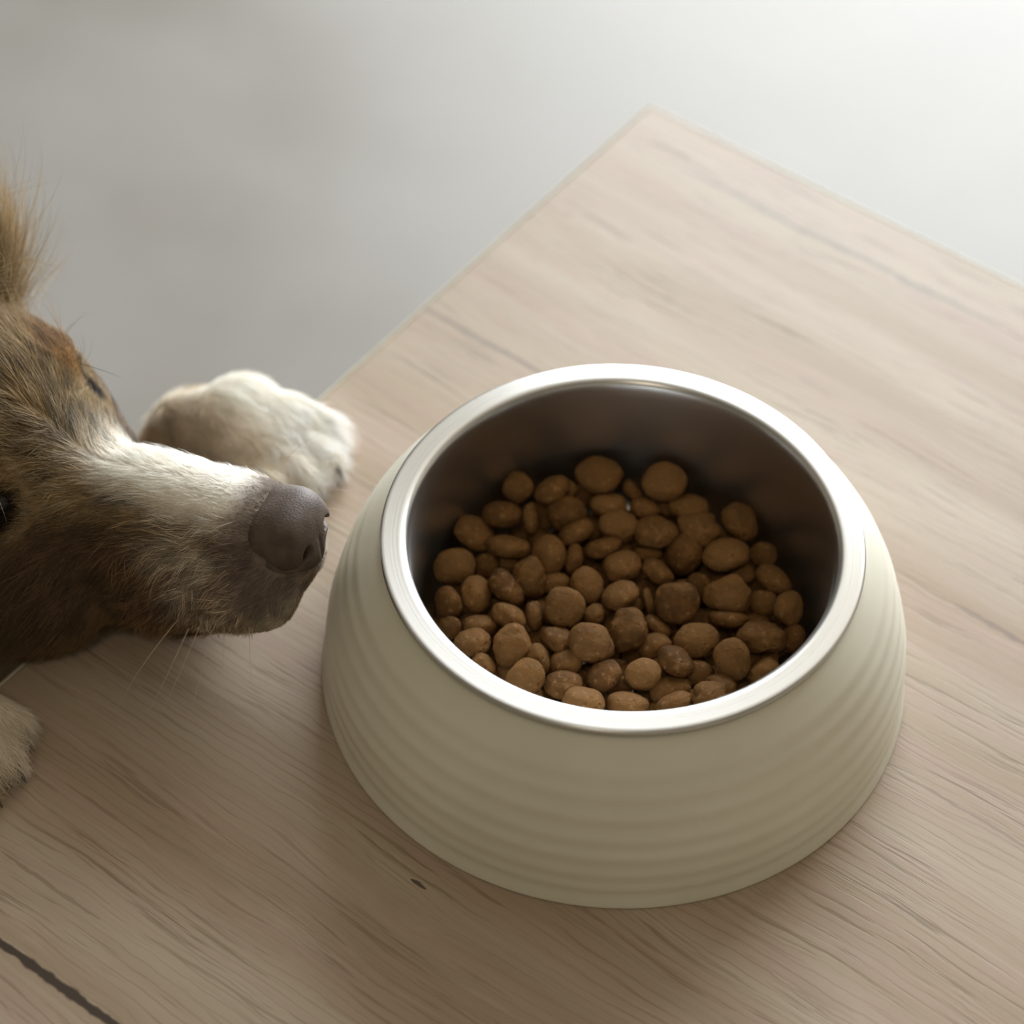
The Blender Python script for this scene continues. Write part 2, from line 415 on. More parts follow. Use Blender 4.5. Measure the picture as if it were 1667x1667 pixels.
# ------------------------------------------------------------------ kibble
KIB = [
["small round kibble piece, leftmost in the back row",-34.96,46.76,27.72,-0.076,0.74,0.669,0.042,-0.668,0.743,4.96,4.56,3.27],
["tilted oval kibble piece, second from left in the back row",-23.83,46.77,27.8,0.844,0.415,0.34,-0.501,0.386,0.775,5.75,5.35,3.33],
["wide dark round kibble piece, fifth from left in the back row",-9.22,53.55,28.8,0.997,0.064,0.043,-0.024,-0.279,0.96,7.16,6.08,4.2],
["edge-on dark kibble piece, sixth from left in the back row",2.07,52.31,23.73,0.7,-0.532,-0.477,0.703,0.394,0.591,4.38,4.08,2.32],
["broad dark rounded kibble piece, rightmost in the back row",11.91,53.35,28.47,1.0,-0.018,0.003,-0.008,-0.277,0.961,7.15,6.08,4.2],
["plump oval kibble piece, leftmost in the second row from the back",-39.47,37.67,23.97,0.982,0.167,0.084,-0.168,0.596,0.785,6.52,6.06,3.64],
["thin upright edge-on kibble piece, second from left in the second row from the back",-29.91,37.32,23.38,-0.164,0.738,0.655,0.982,0.059,0.179,5.33,4.96,2.3],
["dented oval kibble piece, leftmost in the third row from the back",-47.17,30.44,22.03,0.859,-0.351,-0.372,0.446,0.158,0.881,6.7,6.23,3.7],
["round dark kibble piece, third from left in the second row from the back",-18.66,40.49,23.5,0.997,0.072,0.034,0.022,-0.661,0.75,6.32,5.53,4.17],
["smooth domed kibble piece, fourth from left in the second row from the back",-5.29,45.15,24.0,1.0,0.009,-0.0,-0.006,0.589,0.808,5.94,5.52,3.44],
["half-hidden dark kibble piece, fifth from left in the second row from the back",6.47,46.08,22.52,0.995,-0.078,-0.059,0.093,0.56,0.824,4.77,4.44,3.09],
["small half-hidden kibble piece, sixth from left in the second row from the back",13.44,49.38,19.91,0.963,-0.211,-0.167,0.091,-0.33,0.939,3.38,2.87,2.23],
["dark lumpy kibble piece, seventh from left in the second row from the back",20.32,47.02,22.77,0.998,-0.063,-0.024,0.033,0.15,0.988,6.15,5.72,3.57],
["lone egg-shaped kibble piece, rightmost in the second row from the back",37.01,43.35,23.15,0.565,-0.634,-0.529,0.606,-0.116,0.787,6.33,5.89,4.18],
["knobbly kibble piece, rightmost in the third row from the back",24.09,37.05,25.52,0.991,-0.118,-0.065,0.094,0.258,0.961,6.51,6.06,3.7],
["dark rounded kibble piece, third from left in the third row from the back",-1.78,36.67,23.52,0.997,0.059,0.049,-0.034,-0.234,0.972,6.32,5.37,4.17],
["bright tan oval kibble piece, fourth from left in the third row from the back",10.28,35.01,24.43,0.986,0.115,0.117,-0.143,0.255,0.956,6.68,6.21,3.7],
["slanted lens-shaped kibble piece, second from left in the third row from the back",-14.96,33.22,23.22,0.853,0.403,0.331,-0.512,0.524,0.681,6.1,5.68,3.06],
["flat-lying lens-shaped kibble piece, leftmost in the fourth row from the back",-36.18,25.24,22.7,0.999,0.021,-0.04,0.016,0.651,0.759,6.66,6.19,3.23],
["flat round kibble piece, leftmost in the fifth row from the back",-52.29,15.36,22.98,0.966,0.231,0.114,0.064,-0.643,0.764,6.51,5.64,4.2],
["large upright oval kibble piece, second from left in the fourth row from the back",-23.24,23.4,21.86,0.234,0.744,0.626,-0.704,-0.314,0.637,6.45,6.0,4.2],
["shaded half-buried kibble piece, second from left in the fifth row from the back",-42.36,20.33,18.63,0.996,0.092,0.011,0.051,-0.644,0.763,4.31,3.72,2.84],
["narrow upright kibble piece, third from left in the fourth row from the back",-14.97,23.18,21.3,0.062,0.761,0.646,-0.978,-0.082,0.19,4.89,4.54,2.65],
["pale edge-lit lens-shaped kibble piece, fourth from left in the fourth row from the back",-6.33,27.8,22.98,0.949,0.244,0.201,-0.311,0.603,0.735,5.68,5.28,2.85],
["shadowed flat kibble piece, fifth from left in the fourth row from the back",8.29,30.81,18.5,0.997,0.052,0.058,-0.078,0.64,0.764,4.53,4.21,2.29],
["dark upright oval kibble piece, sixth from left in the fourth row from the back",19.62,28.79,21.3,0.301,0.718,0.627,-0.723,-0.256,0.641,6.47,6.01,4.2],
["large pale oval kibble piece, seventh from left in the fourth row from the back",33.32,28.31,24.1,0.993,0.059,0.104,-0.118,0.334,0.935,7.42,6.9,3.7],
["dark round kibble piece, rightmost in the fourth row from the back",45.3,32.64,20.18,0.996,0.023,0.092,-0.054,-0.653,0.755,4.32,4.13,2.85],
["light domed kibble piece, fifth from left in the fifth row from the back",0.75,20.79,22.98,0.976,0.164,0.14,-0.174,0.212,0.962,5.84,5.43,3.85],
["pitted slanted kibble piece, sixth from left in the fifth row from the back",11.95,20.09,22.14,0.878,-0.373,-0.299,0.465,0.525,0.712,5.25,4.89,3.02],
["buried dark kibble piece, seventh from left in the fifth row from the back",38.98,24.65,18.5,0.996,0.029,0.086,-0.081,-0.138,0.987,3.91,3.33,2.58],
["long slanted kibble piece, third from left in the sixth row from the back",-35.27,8.21,22.98,0.7,-0.53,-0.479,0.709,0.435,0.555,6.56,6.1,3.56],
["cratered kibble piece, fourth from left in the fifth row from the back",-28.16,13.95,22.14,0.096,0.765,0.637,0.529,-0.581,0.619,6.01,5.11,3.97],
["upright rounded kibble piece, second from left in the sixth row from the back",-44.11,5.45,21.58,-0.25,0.739,0.626,0.83,-0.17,0.532,5.98,5.56,3.47],
["brown egg-shaped kibble piece, fifth from left in the sixth row from the back",-9.95,12.47,21.58,-0.382,0.706,0.596,0.474,-0.404,0.783,6.0,5.1,3.96],
["half-hidden kibble piece, fourth from left in the sixth row from the back",-20.14,14.58,19.34,0.968,0.207,0.142,-0.232,0.52,0.822,4.28,3.98,3.02],
["pale tilted kibble piece, sixth from left in the sixth row from the back",0.67,7.46,24.66,0.91,0.318,0.265,-0.35,0.245,0.904,5.77,5.36,3.35],
["large round flat-faced kibble piece, ninth from left in the sixth row from the back",18.64,6.75,24.1,0.997,0.046,0.068,-0.023,-0.638,0.77,6.91,6.53,4.2],
["half-hidden amber kibble piece, tenth from left in the sixth row from the back",25.24,17.98,19.9,0.814,-0.461,-0.355,-0.031,-0.644,0.765,4.08,3.7,2.7],
["rough lumpy tan kibble piece, eleventh from left in the sixth row from the back",34.62,11.64,24.1,0.996,0.033,0.083,-0.042,-0.641,0.766,6.74,5.78,4.2],
["reddish slanted kibble piece, rightmost in the fifth row from the back",48.71,21.02,21.86,0.851,-0.431,-0.3,0.504,0.507,0.699,6.03,5.6,3.21],
["dark shaded kibble piece, rightmost in the sixth row from the back",45.57,12.97,19.9,0.995,0.025,0.093,-0.056,-0.639,0.767,4.45,4.06,2.94],
["dark upright kibble piece, leftmost in the sixth row from the back",-53.04,1.76,21.3,-0.25,0.739,0.625,-0.721,-0.573,0.389,5.2,4.83,3.1],
["bright round flat-faced kibble piece, third from left in the seventh row from the back",-16.4,0.75,24.94,0.814,-0.438,-0.381,0.02,-0.634,0.773,6.31,5.93,4.17],
["thin edge-on kibble piece, eighth from left in the sixth row from the back",9.71,10.26,19.06,-0.334,0.729,0.598,0.937,0.186,0.296,4.45,4.14,1.5],
["tiny shaded kibble piece, seventh from left in the sixth row from the back",5.35,9.02,18.5,0.997,0.056,0.055,-0.007,-0.637,0.771,2.9,2.52,1.92],
["upright ridged kibble piece, rightmost in the seventh row from the back",53.48,8.71,22.7,0.061,0.765,0.641,0.8,-0.421,0.427,5.38,5.01,3.55],
["pitted tilted kibble piece, leftmost in the seventh row from the back",-33.36,-2.4,22.14,0.902,-0.311,-0.3,0.43,0.584,0.688,5.75,5.34,3.16],
["narrow purple-brown kibble piece, second from left in the seventh row from the back",-25.58,-0.93,21.3,-0.165,0.762,0.626,0.977,0.037,0.212,4.6,4.28,2.42],
["small tan kibble piece, fourth from left in the seventh row from the back",-7.09,1.91,20.74,0.824,0.443,0.353,-0.419,0.058,0.906,3.65,3.4,2.41],
["shaded flat edge-on kibble piece, sixth from left in the seventh row from the back",34.9,3.94,21.26,0.999,-0.02,0.039,-0.014,0.693,0.72,6.16,5.73,2.43],
["ridged pale-topped kibble piece, ninth from left in the fourth row from the front",45.19,-4.13,24.1,0.994,-0.109,-0.017,0.06,0.404,0.913,6.84,6.36,3.7],
["dark flat kibble piece, third from left in the fourth row from the front",-42.46,-5.69,20.18,0.999,0.026,-0.046,0.018,0.649,0.76,5.36,4.99,2.97],
["amber half-hidden kibble piece, leftmost in the fourth row from the front",-51.16,-7.09,19.9,0.813,-0.421,-0.403,0.063,-0.624,0.779,3.83,3.25,2.53],
["light-topped kibble piece, second from left in the fourth row from the front",-43.74,-14.48,22.7,0.941,0.294,0.168,-0.251,0.273,0.929,5.31,4.94,3.5],
["big lumpy kibble piece, second from left in the third row from the front",-31.47,-15.6,23.54,0.266,0.762,0.59,0.039,-0.621,0.783,6.24,5.49,4.12],
["waisted tan kibble piece, fourth from left in the fourth row from the front",-17.6,-10.16,22.14,0.983,-0.129,-0.13,0.174,0.43,0.886,4.94,4.6,3.1],
["palest large round kibble piece, fifth from left in the fourth row from the front",-7.44,-13.37,25.92,0.964,-0.203,-0.174,0.073,-0.427,0.901,7.0,5.95,4.2],
["reddish rough kibble piece, sixth from left in the fourth row from the front",3.78,-5.44,23.54,0.233,0.755,0.612,-0.005,-0.629,0.777,6.66,5.71,4.2],
["thin dark slanted kibble piece, seventh from left in the fourth row from the front",13.09,-0.09,19.62,0.862,-0.403,-0.309,0.5,0.565,0.656,4.8,4.46,2.23],
["large dark smooth kibble piece, eighth from left in the fourth row from the front",25.23,-6.75,22.7,0.986,0.11,0.128,-0.085,-0.334,0.939,6.65,5.66,4.2],
["shaded oval kibble piece, fifth from left in the third row from the front",12.52,-7.77,19.62,0.895,0.34,0.29,-0.41,0.365,0.836,4.96,4.61,3.1],
["tall smooth rounded kibble piece, rightmost in the third row from the front",36.39,-14.02,23.82,-0.251,0.765,0.594,-0.045,-0.622,0.782,6.42,5.47,4.2],
["pitted rim-hugging kibble piece, leftmost in the third row from the front",-39.6,-21.9,21.3,0.701,-0.541,-0.466,0.701,0.401,0.59,4.15,3.86,2.75],
["brown domed kibble piece, leftmost in the second row from the front",-26.17,-26.64,22.98,0.712,0.569,0.411,0.033,-0.612,0.79,6.0,5.25,3.96],
["slim upright kibble piece, third from left in the third row from the front",-22.7,-17.78,21.3,-0.538,0.653,0.533,0.818,0.252,0.517,4.73,4.4,3.1],
["smooth oval kibble piece, fourth from left in the third row from the front",-14.31,-18.26,21.16,0.948,0.261,0.183,-0.243,0.222,0.944,5.1,4.74,3.1],
["tan tilted kibble piece, third from left in the second row from the front",-2.66,-24.02,22.98,0.771,0.504,0.389,-0.525,0.156,0.837,5.82,5.41,3.37],
["pinkish pitted kibble piece, fifth from left in the second row from the front",9.25,-22.52,23.82,0.976,0.164,0.143,-0.079,-0.344,0.936,5.63,4.78,3.72],
["pale pink tilted kibble piece, sixth from left in the third row from the front",19.29,-16.92,24.38,0.862,-0.41,-0.298,0.432,0.287,0.855,5.84,5.43,3.39],
["buried shaded kibble piece, sixth from left in the second row from the front",26.45,-16.59,19.06,0.996,0.042,0.075,-0.033,-0.617,0.786,4.54,3.97,3.0],
["dark lumpy kibble piece, third from left in the front row",18.26,-24.33,19.34,0.997,0.049,0.067,-0.078,0.284,0.956,6.01,5.59,3.49],
["rim-cut slanted kibble piece, rightmost in the second row from the front",46.32,-15.17,20.74,0.77,0.472,0.43,-0.633,0.476,0.611,5.29,4.92,3.1],
["buried small kibble piece, fourth from left in the second row from the front",2.26,-23.86,18.5,0.997,0.061,0.051,-0.003,-0.612,0.791,3.96,3.39,2.61],
["creased oval kibble piece, second from left in the second row from the front",-14.6,-27.64,22.11,0.997,0.074,0.034,-0.066,0.489,0.87,5.8,5.4,3.37],
["bright rim-side kibble piece, leftmost in the front row",-7.61,-35.28,24.69,0.983,-0.138,-0.117,0.17,0.48,0.86,6.32,5.88,3.66],
["brown rim-side kibble piece, second from left in the front row",5.44,-33.64,22.42,0.996,-0.079,-0.052,0.087,0.555,0.827,5.96,5.54,3.46],
["pale slanted rim-side kibble piece, fourth from left in the front row",19.12,-32.64,23.54,0.861,0.391,0.326,-0.504,0.566,0.652,5.22,4.85,2.89],
["rough rim-side kibble piece, rightmost in the front row",29.37,-28.98,24.09,0.985,0.109,0.131,-0.16,0.326,0.932,5.23,4.86,3.45],
["tan rim-side kibble piece, seventh from left in the second row from the front",33.51,-22.21,20.75,0.963,-0.235,-0.131,0.193,0.264,0.945,4.69,4.36,3.1],
["tiny hidden kibble piece, third from left in the back row",-18.79,49.79,25.03,0.997,0.072,0.035,0.022,-0.669,0.743,2.99,2.79,1.97],
["sunken dark kibble piece, fourth from left in the back row",-14.11,50.32,21.69,0.997,0.068,0.039,0.017,-0.667,0.745,4.19,3.59,2.76],
["sunken dark kibble piece, third from left in the fifth row from the back",-36.12,23.44,17.25,0.996,0.087,0.017,-0.005,-0.138,0.99,3.93,3.34,2.59],
["black-shadowed kibble piece, rightmost in the fourth row from the front",55.18,0.4,18.5,0.429,0.683,0.592,-0.861,0.11,0.497,4.41,4.1,3.1],
["deep shaded kibble piece, fifth from left in the seventh row from the back",30.2,7.39,16.02,0.996,0.038,0.078,-0.037,-0.633,0.773,3.86,3.28,2.55],
["",-51.35,7.94,10.51,-0.792,0.55,-0.264,-0.098,0.312,0.945,5.8,5.4,3.4],
["",47.09,-4.62,11.67,0.31,0.912,-0.27,-0.71,0.411,0.572,5.8,5.4,3.4],
["",48.73,-22.37,12.62,-0.456,-0.752,0.476,-0.841,0.54,0.047,5.8,5.4,3.4],
["",-11.47,-41.84,10.57,0.677,0.652,0.34,-0.186,-0.296,0.937,5.8,5.4,3.4],
["",29.25,33.06,10.37,0.165,0.964,-0.209,-0.082,0.225,0.971,5.8,5.4,3.4],
["",-35.83,-0.77,10.39,0.37,-0.922,-0.113,0.268,-0.011,0.963,5.8,5.4,3.4],
["",3.72,32.52,11.32,0.79,0.106,0.603,-0.541,-0.34,0.769,5.8,5.4,3.4],
["",41.03,-15.46,10.58,0.347,-0.873,-0.343,0.042,-0.351,0.935,5.8,5.4,3.4],
["",25.35,-13.12,11.5,0.842,0.53,0.101,0.356,-0.686,0.635,5.8,5.4,3.4],
["",-21.76,7.14,13.33,-0.784,0.152,0.602,0.573,0.552,0.606,5.8,5.4,3.4],
["",4.93,22.79,10.76,-0.887,0.435,-0.158,-0.298,-0.276,0.914,5.8,5.4,3.4],
["",-39.73,34.41,11.13,-0.176,0.929,-0.327,-0.287,0.269,0.92,5.8,5.4,3.4],
["",7.86,-5.41,11.37,-0.974,0.035,-0.225,-0.186,-0.693,0.697,5.8,5.4,3.4],
["",-6.77,49.22,10.41,-0.427,-0.868,0.254,0.145,0.212,0.966,5.8,5.4,3.4],
["",32.99,-6.13,11.15,0.916,0.089,-0.39,0.382,-0.486,0.786,5.8,5.4,3.4],
["",-12.16,33.42,10.4,0.903,0.406,0.141,-0.027,-0.273,0.962,5.8,5.4,3.4],
["",-13.19,9.95,10.38,-0.562,0.817,0.133,0.261,0.023,0.965,5.8,5.4,3.4],
["",5.21,51.72,10.42,0.594,0.794,-0.13,0.149,0.05,0.988,5.8,5.4,3.4],
["",-34.0,-33.97,10.79,-0.976,0.164,0.142,0.046,-0.484,0.874,5.8,5.4,3.4],
["",33.57,16.64,11.17,0.851,0.524,-0.025,-0.325,0.565,0.759,5.8,5.4,3.4],
["",-30.45,32.79,10.32,-0.603,-0.775,-0.191,-0.142,-0.131,0.981,5.8,5.4,3.4],
["",-21.2,-23.87,10.78,-0.597,0.774,0.21,0.467,0.123,0.876,5.8,5.4,3.4],
["",-8.02,-16.52,10.64,0.203,-0.979,-0.011,-0.416,-0.097,0.904,5.8,5.4,3.4],
["",-33.39,-24.48,10.88,0.495,0.866,0.076,-0.494,0.208,0.844,5.8,5.4,3.4],
["",-18.81,40.88,10.46,0.921,0.269,-0.282,0.253,0.139,0.957,5.8,5.4,3.4],
["",-7.35,25.04,10.71,-0.973,0.188,-0.134,-0.202,-0.408,0.89,5.8,5.4,3.4],
["",-26.3,1.96,10.28,0.448,0.882,-0.145,0.127,0.097,0.987,5.8,5.4,3.4],
["",-31.02,-9.29,10.87,0.438,0.795,-0.419,-0.034,0.481,0.876,5.8,5.4,3.4],
["",2.25,-32.95,10.72,0.841,0.354,-0.409,0.408,0.082,0.909,5.8,5.4,3.4],
["",44.09,17.7,10.52,0.057,-0.96,0.275,0.165,0.28,0.946,5.8,5.4,3.4],
["",-19.3,-47.88,11.13,0.858,-0.478,0.187,0.155,0.588,0.794,5.8,5.4,3.4],
["",9.1,-40.77,10.7,0.548,-0.783,0.294,-0.431,0.037,0.902,5.8,5.4,3.4],
["",-43.38,25.3,10.59,0.646,-0.683,0.341,-0.145,0.329,0.933,5.8,5.4,3.4],
["",32.82,-32.94,10.29,0.326,0.932,0.159,-0.12,-0.127,0.985,5.8,5.4,3.4],
["",51.19,6.25,10.78,-0.118,-0.904,-0.411,0.144,-0.425,0.893,5.8,5.4,3.4],
["",12.65,-19.38,10.56,-0.977,0.053,0.205,0.211,0.303,0.929,5.8,5.4,3.4],
["",24.24,24.28,10.3,0.786,-0.612,0.084,0.039,0.185,0.982,5.8,5.4,3.4],
["",0.07,-46.83,10.45,0.993,0.105,0.046,-0.011,-0.314,0.949,5.8,5.4,3.4],
["",-14.71,-11.11,11.23,0.676,0.73,-0.099,-0.435,0.504,0.746,5.8,5.4,3.4],
["",-18.6,-34.12,10.22,-0.721,0.693,-0.007,-0.06,-0.053,0.997,5.8,5.4,3.4],
["",20.54,-41.29,11.7,0.898,-0.379,0.221,-0.436,-0.712,0.551,5.8,5.4,3.4],
["",-53.52,-1.12,10.82,-0.6,0.776,-0.193,0.268,0.423,0.865,5.8,5.4,3.4],
["",4.43,9.44,10.45,-0.698,-0.674,0.243,0.055,0.289,0.956,5.8,5.4,3.4],
["",30.77,-22.54,10.54,-0.661,0.678,-0.322,-0.288,0.168,0.943,5.8,5.4,3.4],
["",-32.19,10.51,10.29,-0.853,0.502,0.142,0.171,0.012,0.985,5.8,5.4,3.4],
["",49.45,-13.06,11.86,0.622,0.643,-0.446,0.748,-0.319,0.583,5.8,5.4,3.4],
["",-47.83,-19.89,11.24,0.442,0.748,0.496,-0.613,-0.152,0.775,5.8,5.4,3.4],
["",24.88,10.56,11.18,-0.327,-0.855,0.402,-0.366,0.507,0.781,5.8,5.4,3.4],
["",-40.26,16.21,13.1,-0.493,-0.623,0.607,0.043,0.68,0.732,5.8,5.4,3.4],
["",-2.43,16.52,10.44,-0.468,-0.843,0.265,0.044,0.277,0.96,5.8,5.4,3.4],
["",5.24,41.63,10.41,-0.984,0.006,-0.176,-0.171,0.218,0.961,5.8,5.4,3.4],
["",42.0,27.72,10.3,0.546,0.838,0.011,0.158,-0.116,0.981,5.8,5.4,3.4],
["",19.88,1.8,11.28,-0.858,0.096,-0.505,-0.395,0.504,0.768,5.8,5.4,3.4],
["",14.84,43.27,10.87,0.251,0.968,0.031,-0.52,0.108,0.847,5.8,5.4,3.4],
["",30.87,43.3,10.43,-0.243,0.957,0.159,-0.204,-0.211,0.956,5.8,5.4,3.4],
["",-3.02,-3.81,10.67,0.537,-0.843,0.019,-0.382,-0.223,0.897,5.8,5.4,3.4],
["",12.66,-50.6,10.53,0.706,-0.705,0.067,-0.281,-0.192,0.94,5.8,5.4,3.4],
["",-49.43,-10.6,11.88,0.815,-0.469,-0.339,0.577,0.611,0.542,5.8,5.4,3.4],
["",14.81,20.9,10.36,-0.531,0.826,0.191,0.217,-0.085,0.972,5.8,5.4,3.4],
["",-24.52,16.26,10.58,-0.96,0.092,0.263,0.278,0.243,0.93,5.8,5.4,3.4],
["",-16.84,-1.86,10.22,-0.408,0.91,0.073,0.005,-0.078,0.997,5.8,5.4,3.4],
["",-8.8,-31.6,10.52,-0.123,0.941,0.315,-0.016,-0.319,0.947,5.8,5.4,3.4],
["",39.16,9.6,10.74,-0.369,-0.828,-0.423,-0.18,-0.382,0.906,5.8,5.4,3.4],
["",1.13,-13.29,10.28,-0.967,-0.25,-0.058,-0.013,-0.177,0.984,5.8,5.4,3.4],
["",10.94,-28.16,11.12,0.722,0.627,0.293,0.158,-0.561,0.812,5.8,5.4,3.4],
["",-26.14,-40.4,10.45,0.77,-0.605,-0.204,0.294,0.053,0.954,5.8,5.4,3.4],
["",19.0,34.57,10.25,-1.0,-0.001,-0.023,-0.023,0.131,0.991,5.8,5.4,3.4],
["",-4.9,39.83,11.08,0.566,0.651,-0.505,0.094,0.558,0.824,5.8,5.4,3.4],
["",14.93,10.58,10.21,-0.895,-0.444,0.033,0.018,0.037,0.999,5.8,5.4,3.4],
["",18.26,-6.73,10.8,-0.813,-0.446,0.376,0.17,0.434,0.884,5.8,5.4,3.4],
["",23.07,-33.21,10.47,0.486,-0.859,-0.164,0.318,-0.001,0.948,5.8,5.4,3.4],
["",-15.67,20.2,10.51,0.28,0.959,-0.035,0.345,-0.067,0.936,5.8,5.4,3.4],
["",32.51,3.08,10.85,-0.81,-0.354,0.467,0.442,0.155,0.884,5.8,5.4,3.4],
["",-4.54,6.45,11.31,-0.509,-0.681,0.527,0.648,0.1,0.755,5.8,5.4,3.4],
["",-41.45,8.13,10.78,0.889,-0.202,0.41,-0.435,-0.101,0.895,5.8,5.4,3.4],
["",38.8,36.84,10.93,0.918,-0.209,0.337,-0.282,0.253,0.926,5.8,5.4,3.4],
["",40.07,-25.37,10.64,0.823,0.566,-0.052,-0.199,0.372,0.906,5.8,5.4,3.4],
["",22.75,48.43,10.99,-0.387,0.814,0.433,0.485,-0.22,0.846,5.8,5.4,3.4],
["",22.08,-22.73,11.48,-0.375,0.923,0.088,-0.484,-0.276,0.831,5.8,5.4,3.4],
["",-32.55,22.49,10.27,0.539,0.834,-0.118,0.153,0.041,0.987,5.8,5.4,3.4],
["",-9.29,-51.14,11.11,-0.89,0.386,0.241,0.13,-0.292,0.947,5.8,5.4,3.4],
["",-16.41,50.57,10.71,-0.583,0.779,0.231,0.398,0.026,0.917,5.8,5.4,3.4],
["",-43.06,-29.15,10.79,-0.94,0.131,0.314,0.34,0.324,0.883,5.8,5.4,3.4],
["",-40.22,-10.32,10.94,0.076,-0.997,-0.021,0.563,0.025,0.826,5.8,5.4,3.4],
["",-0.12,-23.05,10.49,-0.405,0.902,0.149,-0.219,-0.254,0.942,5.8,5.4,3.4],
["",-31.33,42.86,10.24,0.996,-0.06,-0.068,0.061,-0.111,0.992,5.8,5.4,3.4],
["",31.57,-43.03,10.97,0.85,-0.247,-0.464,0.489,0.045,0.871,5.8,5.4,3.4],
["",-22.62,26.73,11.68,-0.022,0.983,0.18,-0.565,-0.161,0.809,5.8,5.4,3.4],
["",-49.72,17.11,10.56,-0.938,0.346,0.0,0.133,0.36,0.923,5.8,5.4,3.4],
["",-23.66,-14.21,11.16,-0.615,-0.731,-0.297,-0.604,0.195,0.773,5.8,5.4,3.4],
["",-18.71,-40.27,15.6,-0.315,0.846,0.43,0.734,-0.07,0.676,5.8,5.4,3.4],
["",40.27,-6.38,15.6,0.527,-0.711,0.464,-0.137,0.468,0.873,5.8,5.4,3.4],
["",33.32,24.17,14.09,-0.837,0.528,-0.142,0.01,0.274,0.962,5.8,5.4,3.4],
["",43.5,5.7,15.56,-0.761,-0.647,-0.04,0.071,-0.145,0.987,5.8,5.4,3.4],
["",-5.42,-37.57,15.6,-0.213,-0.915,0.343,-0.027,0.357,0.934,5.8,5.4,3.4],
["",14.27,-33.27,15.27,-0.152,-0.896,-0.418,-0.129,-0.401,0.907,5.8,5.4,3.4],
["",40.66,-33.0,15.51,0.556,0.732,0.394,-0.34,-0.233,0.911,5.8,5.4,3.4],
["",-8.06,-23.23,15.6,-0.712,0.381,0.589,0.598,-0.11,0.794,5.8,5.4,3.4],
["",8.46,15.83,15.14,-0.43,-0.861,-0.271,0.293,-0.417,0.86,5.8,5.4,3.4],
["",1.24,1.72,15.6,-0.699,0.636,0.328,0.468,0.061,0.881,5.8,5.4,3.4],
["",21.16,17.25,14.74,0.053,0.879,0.474,0.496,-0.435,0.751,5.8,5.4,3.4],
["",12.89,29.16,14.28,0.194,-0.973,0.124,-0.114,0.103,0.988,5.8,5.4,3.4],
["",-25.68,46.43,15.52,-0.462,0.885,0.063,-0.165,-0.156,0.974,5.8,5.4,3.4],
["",-44.58,-0.77,13.76,0.798,0.595,0.094,-0.175,0.078,0.982,5.8,5.4,3.4],
["",-10.93,17.09,15.05,0.367,0.93,-0.025,0.233,-0.065,0.97,5.8,5.4,3.4],
["",-25.58,34.91,15.6,-0.878,-0.132,0.46,0.394,0.348,0.851,5.8,5.4,3.4],
["",-25.62,-29.62,15.08,0.769,0.128,0.626,-0.595,-0.212,0.775,5.8,5.4,3.4],
["",-15.92,-20.01,14.75,0.817,0.469,-0.336,-0.184,0.764,0.618,5.8,5.4,3.4],
["",13.45,51.56,15.14,0.869,-0.411,-0.276,0.057,-0.471,0.88,5.8,5.4,3.4],
["",-39.5,-19.63,14.64,0.96,-0.155,-0.233,0.272,0.33,0.904,5.8,5.4,3.4],
["",10.95,1.89,13.53,0.065,-0.898,0.434,0.139,0.439,0.888,5.8,5.4,3.4],
["",-1.55,31.27,15.6,0.544,0.838,-0.038,-0.397,0.297,0.868,5.8,5.4,3.4],
["",-1.33,45.74,15.6,0.9,0.433,-0.046,0.14,-0.187,0.972,5.8,5.4,3.4],
["",-8.83,-7.28,15.6,-0.627,0.765,0.144,0.442,0.198,0.875,5.8,5.4,3.4],
["",6.08,-17.33,15.6,-0.441,-0.832,0.336,0.008,0.37,0.929,5.8,5.4,3.4],
["",-22.7,-6.08,15.01,-0.477,-0.878,0.031,-0.157,0.12,0.98,5.8,5.4,3.4],
["",4.73,-40.62,15.6,0.478,0.874,-0.092,-0.461,0.339,0.82,5.8,5.4,3.4],
["",21.04,-48.93,14.85,0.949,0.311,-0.057,0.026,0.102,0.994,5.8,5.4,3.4],
["",23.65,39.23,15.6,-0.716,-0.514,0.471,0.246,0.446,0.861,5.8,5.4,3.4],
["",24.01,-4.34,15.6,0.359,0.808,0.468,0.461,-0.589,0.664,5.8,5.4,3.4],
["",-11.62,40.74,15.6,0.552,-0.736,0.393,-0.291,0.271,0.917,5.8,5.4,3.4],
["",50.54,15.76,14.33,0.161,-0.987,0.028,0.554,0.114,0.825,5.8,5.4,3.4],
["",5.12,-52.03,14.75,0.624,-0.434,-0.65,0.224,-0.697,0.681,5.8,5.4,3.4],
["",33.14,-15.8,14.85,0.908,-0.419,0.014,0.002,0.038,0.999,5.8,5.4,3.4],
["",-34.5,-40.39,15.6,0.417,0.902,0.113,0.289,-0.249,0.924,5.8,5.4,3.4],
["",15.51,-15.71,15.6,0.472,0.562,-0.679,0.795,0.062,0.604,5.8,5.4,3.4],
["",-13.28,5.08,15.57,0.3,-0.763,-0.572,0.207,-0.533,0.82,5.8,5.4,3.4],
["",-30.51,-17.65,15.58,-0.822,-0.495,0.281,0.368,-0.087,0.926,5.8,5.4,3.4]
]
ico_cache = {}
def ico(sub):
    if sub not in ico_cache:
        bm = bmesh.new(); bmesh.ops.create_icosphere(bm, subdivisions=sub, radius=1)
        v = np.array([q.co[:] for q in bm.verts]); f = np.array([[q.index for q in fa.verts] for fa in bm.faces]); bm.free()
        ico_cache[sub] = (v, f)
    return ico_cache[sub]

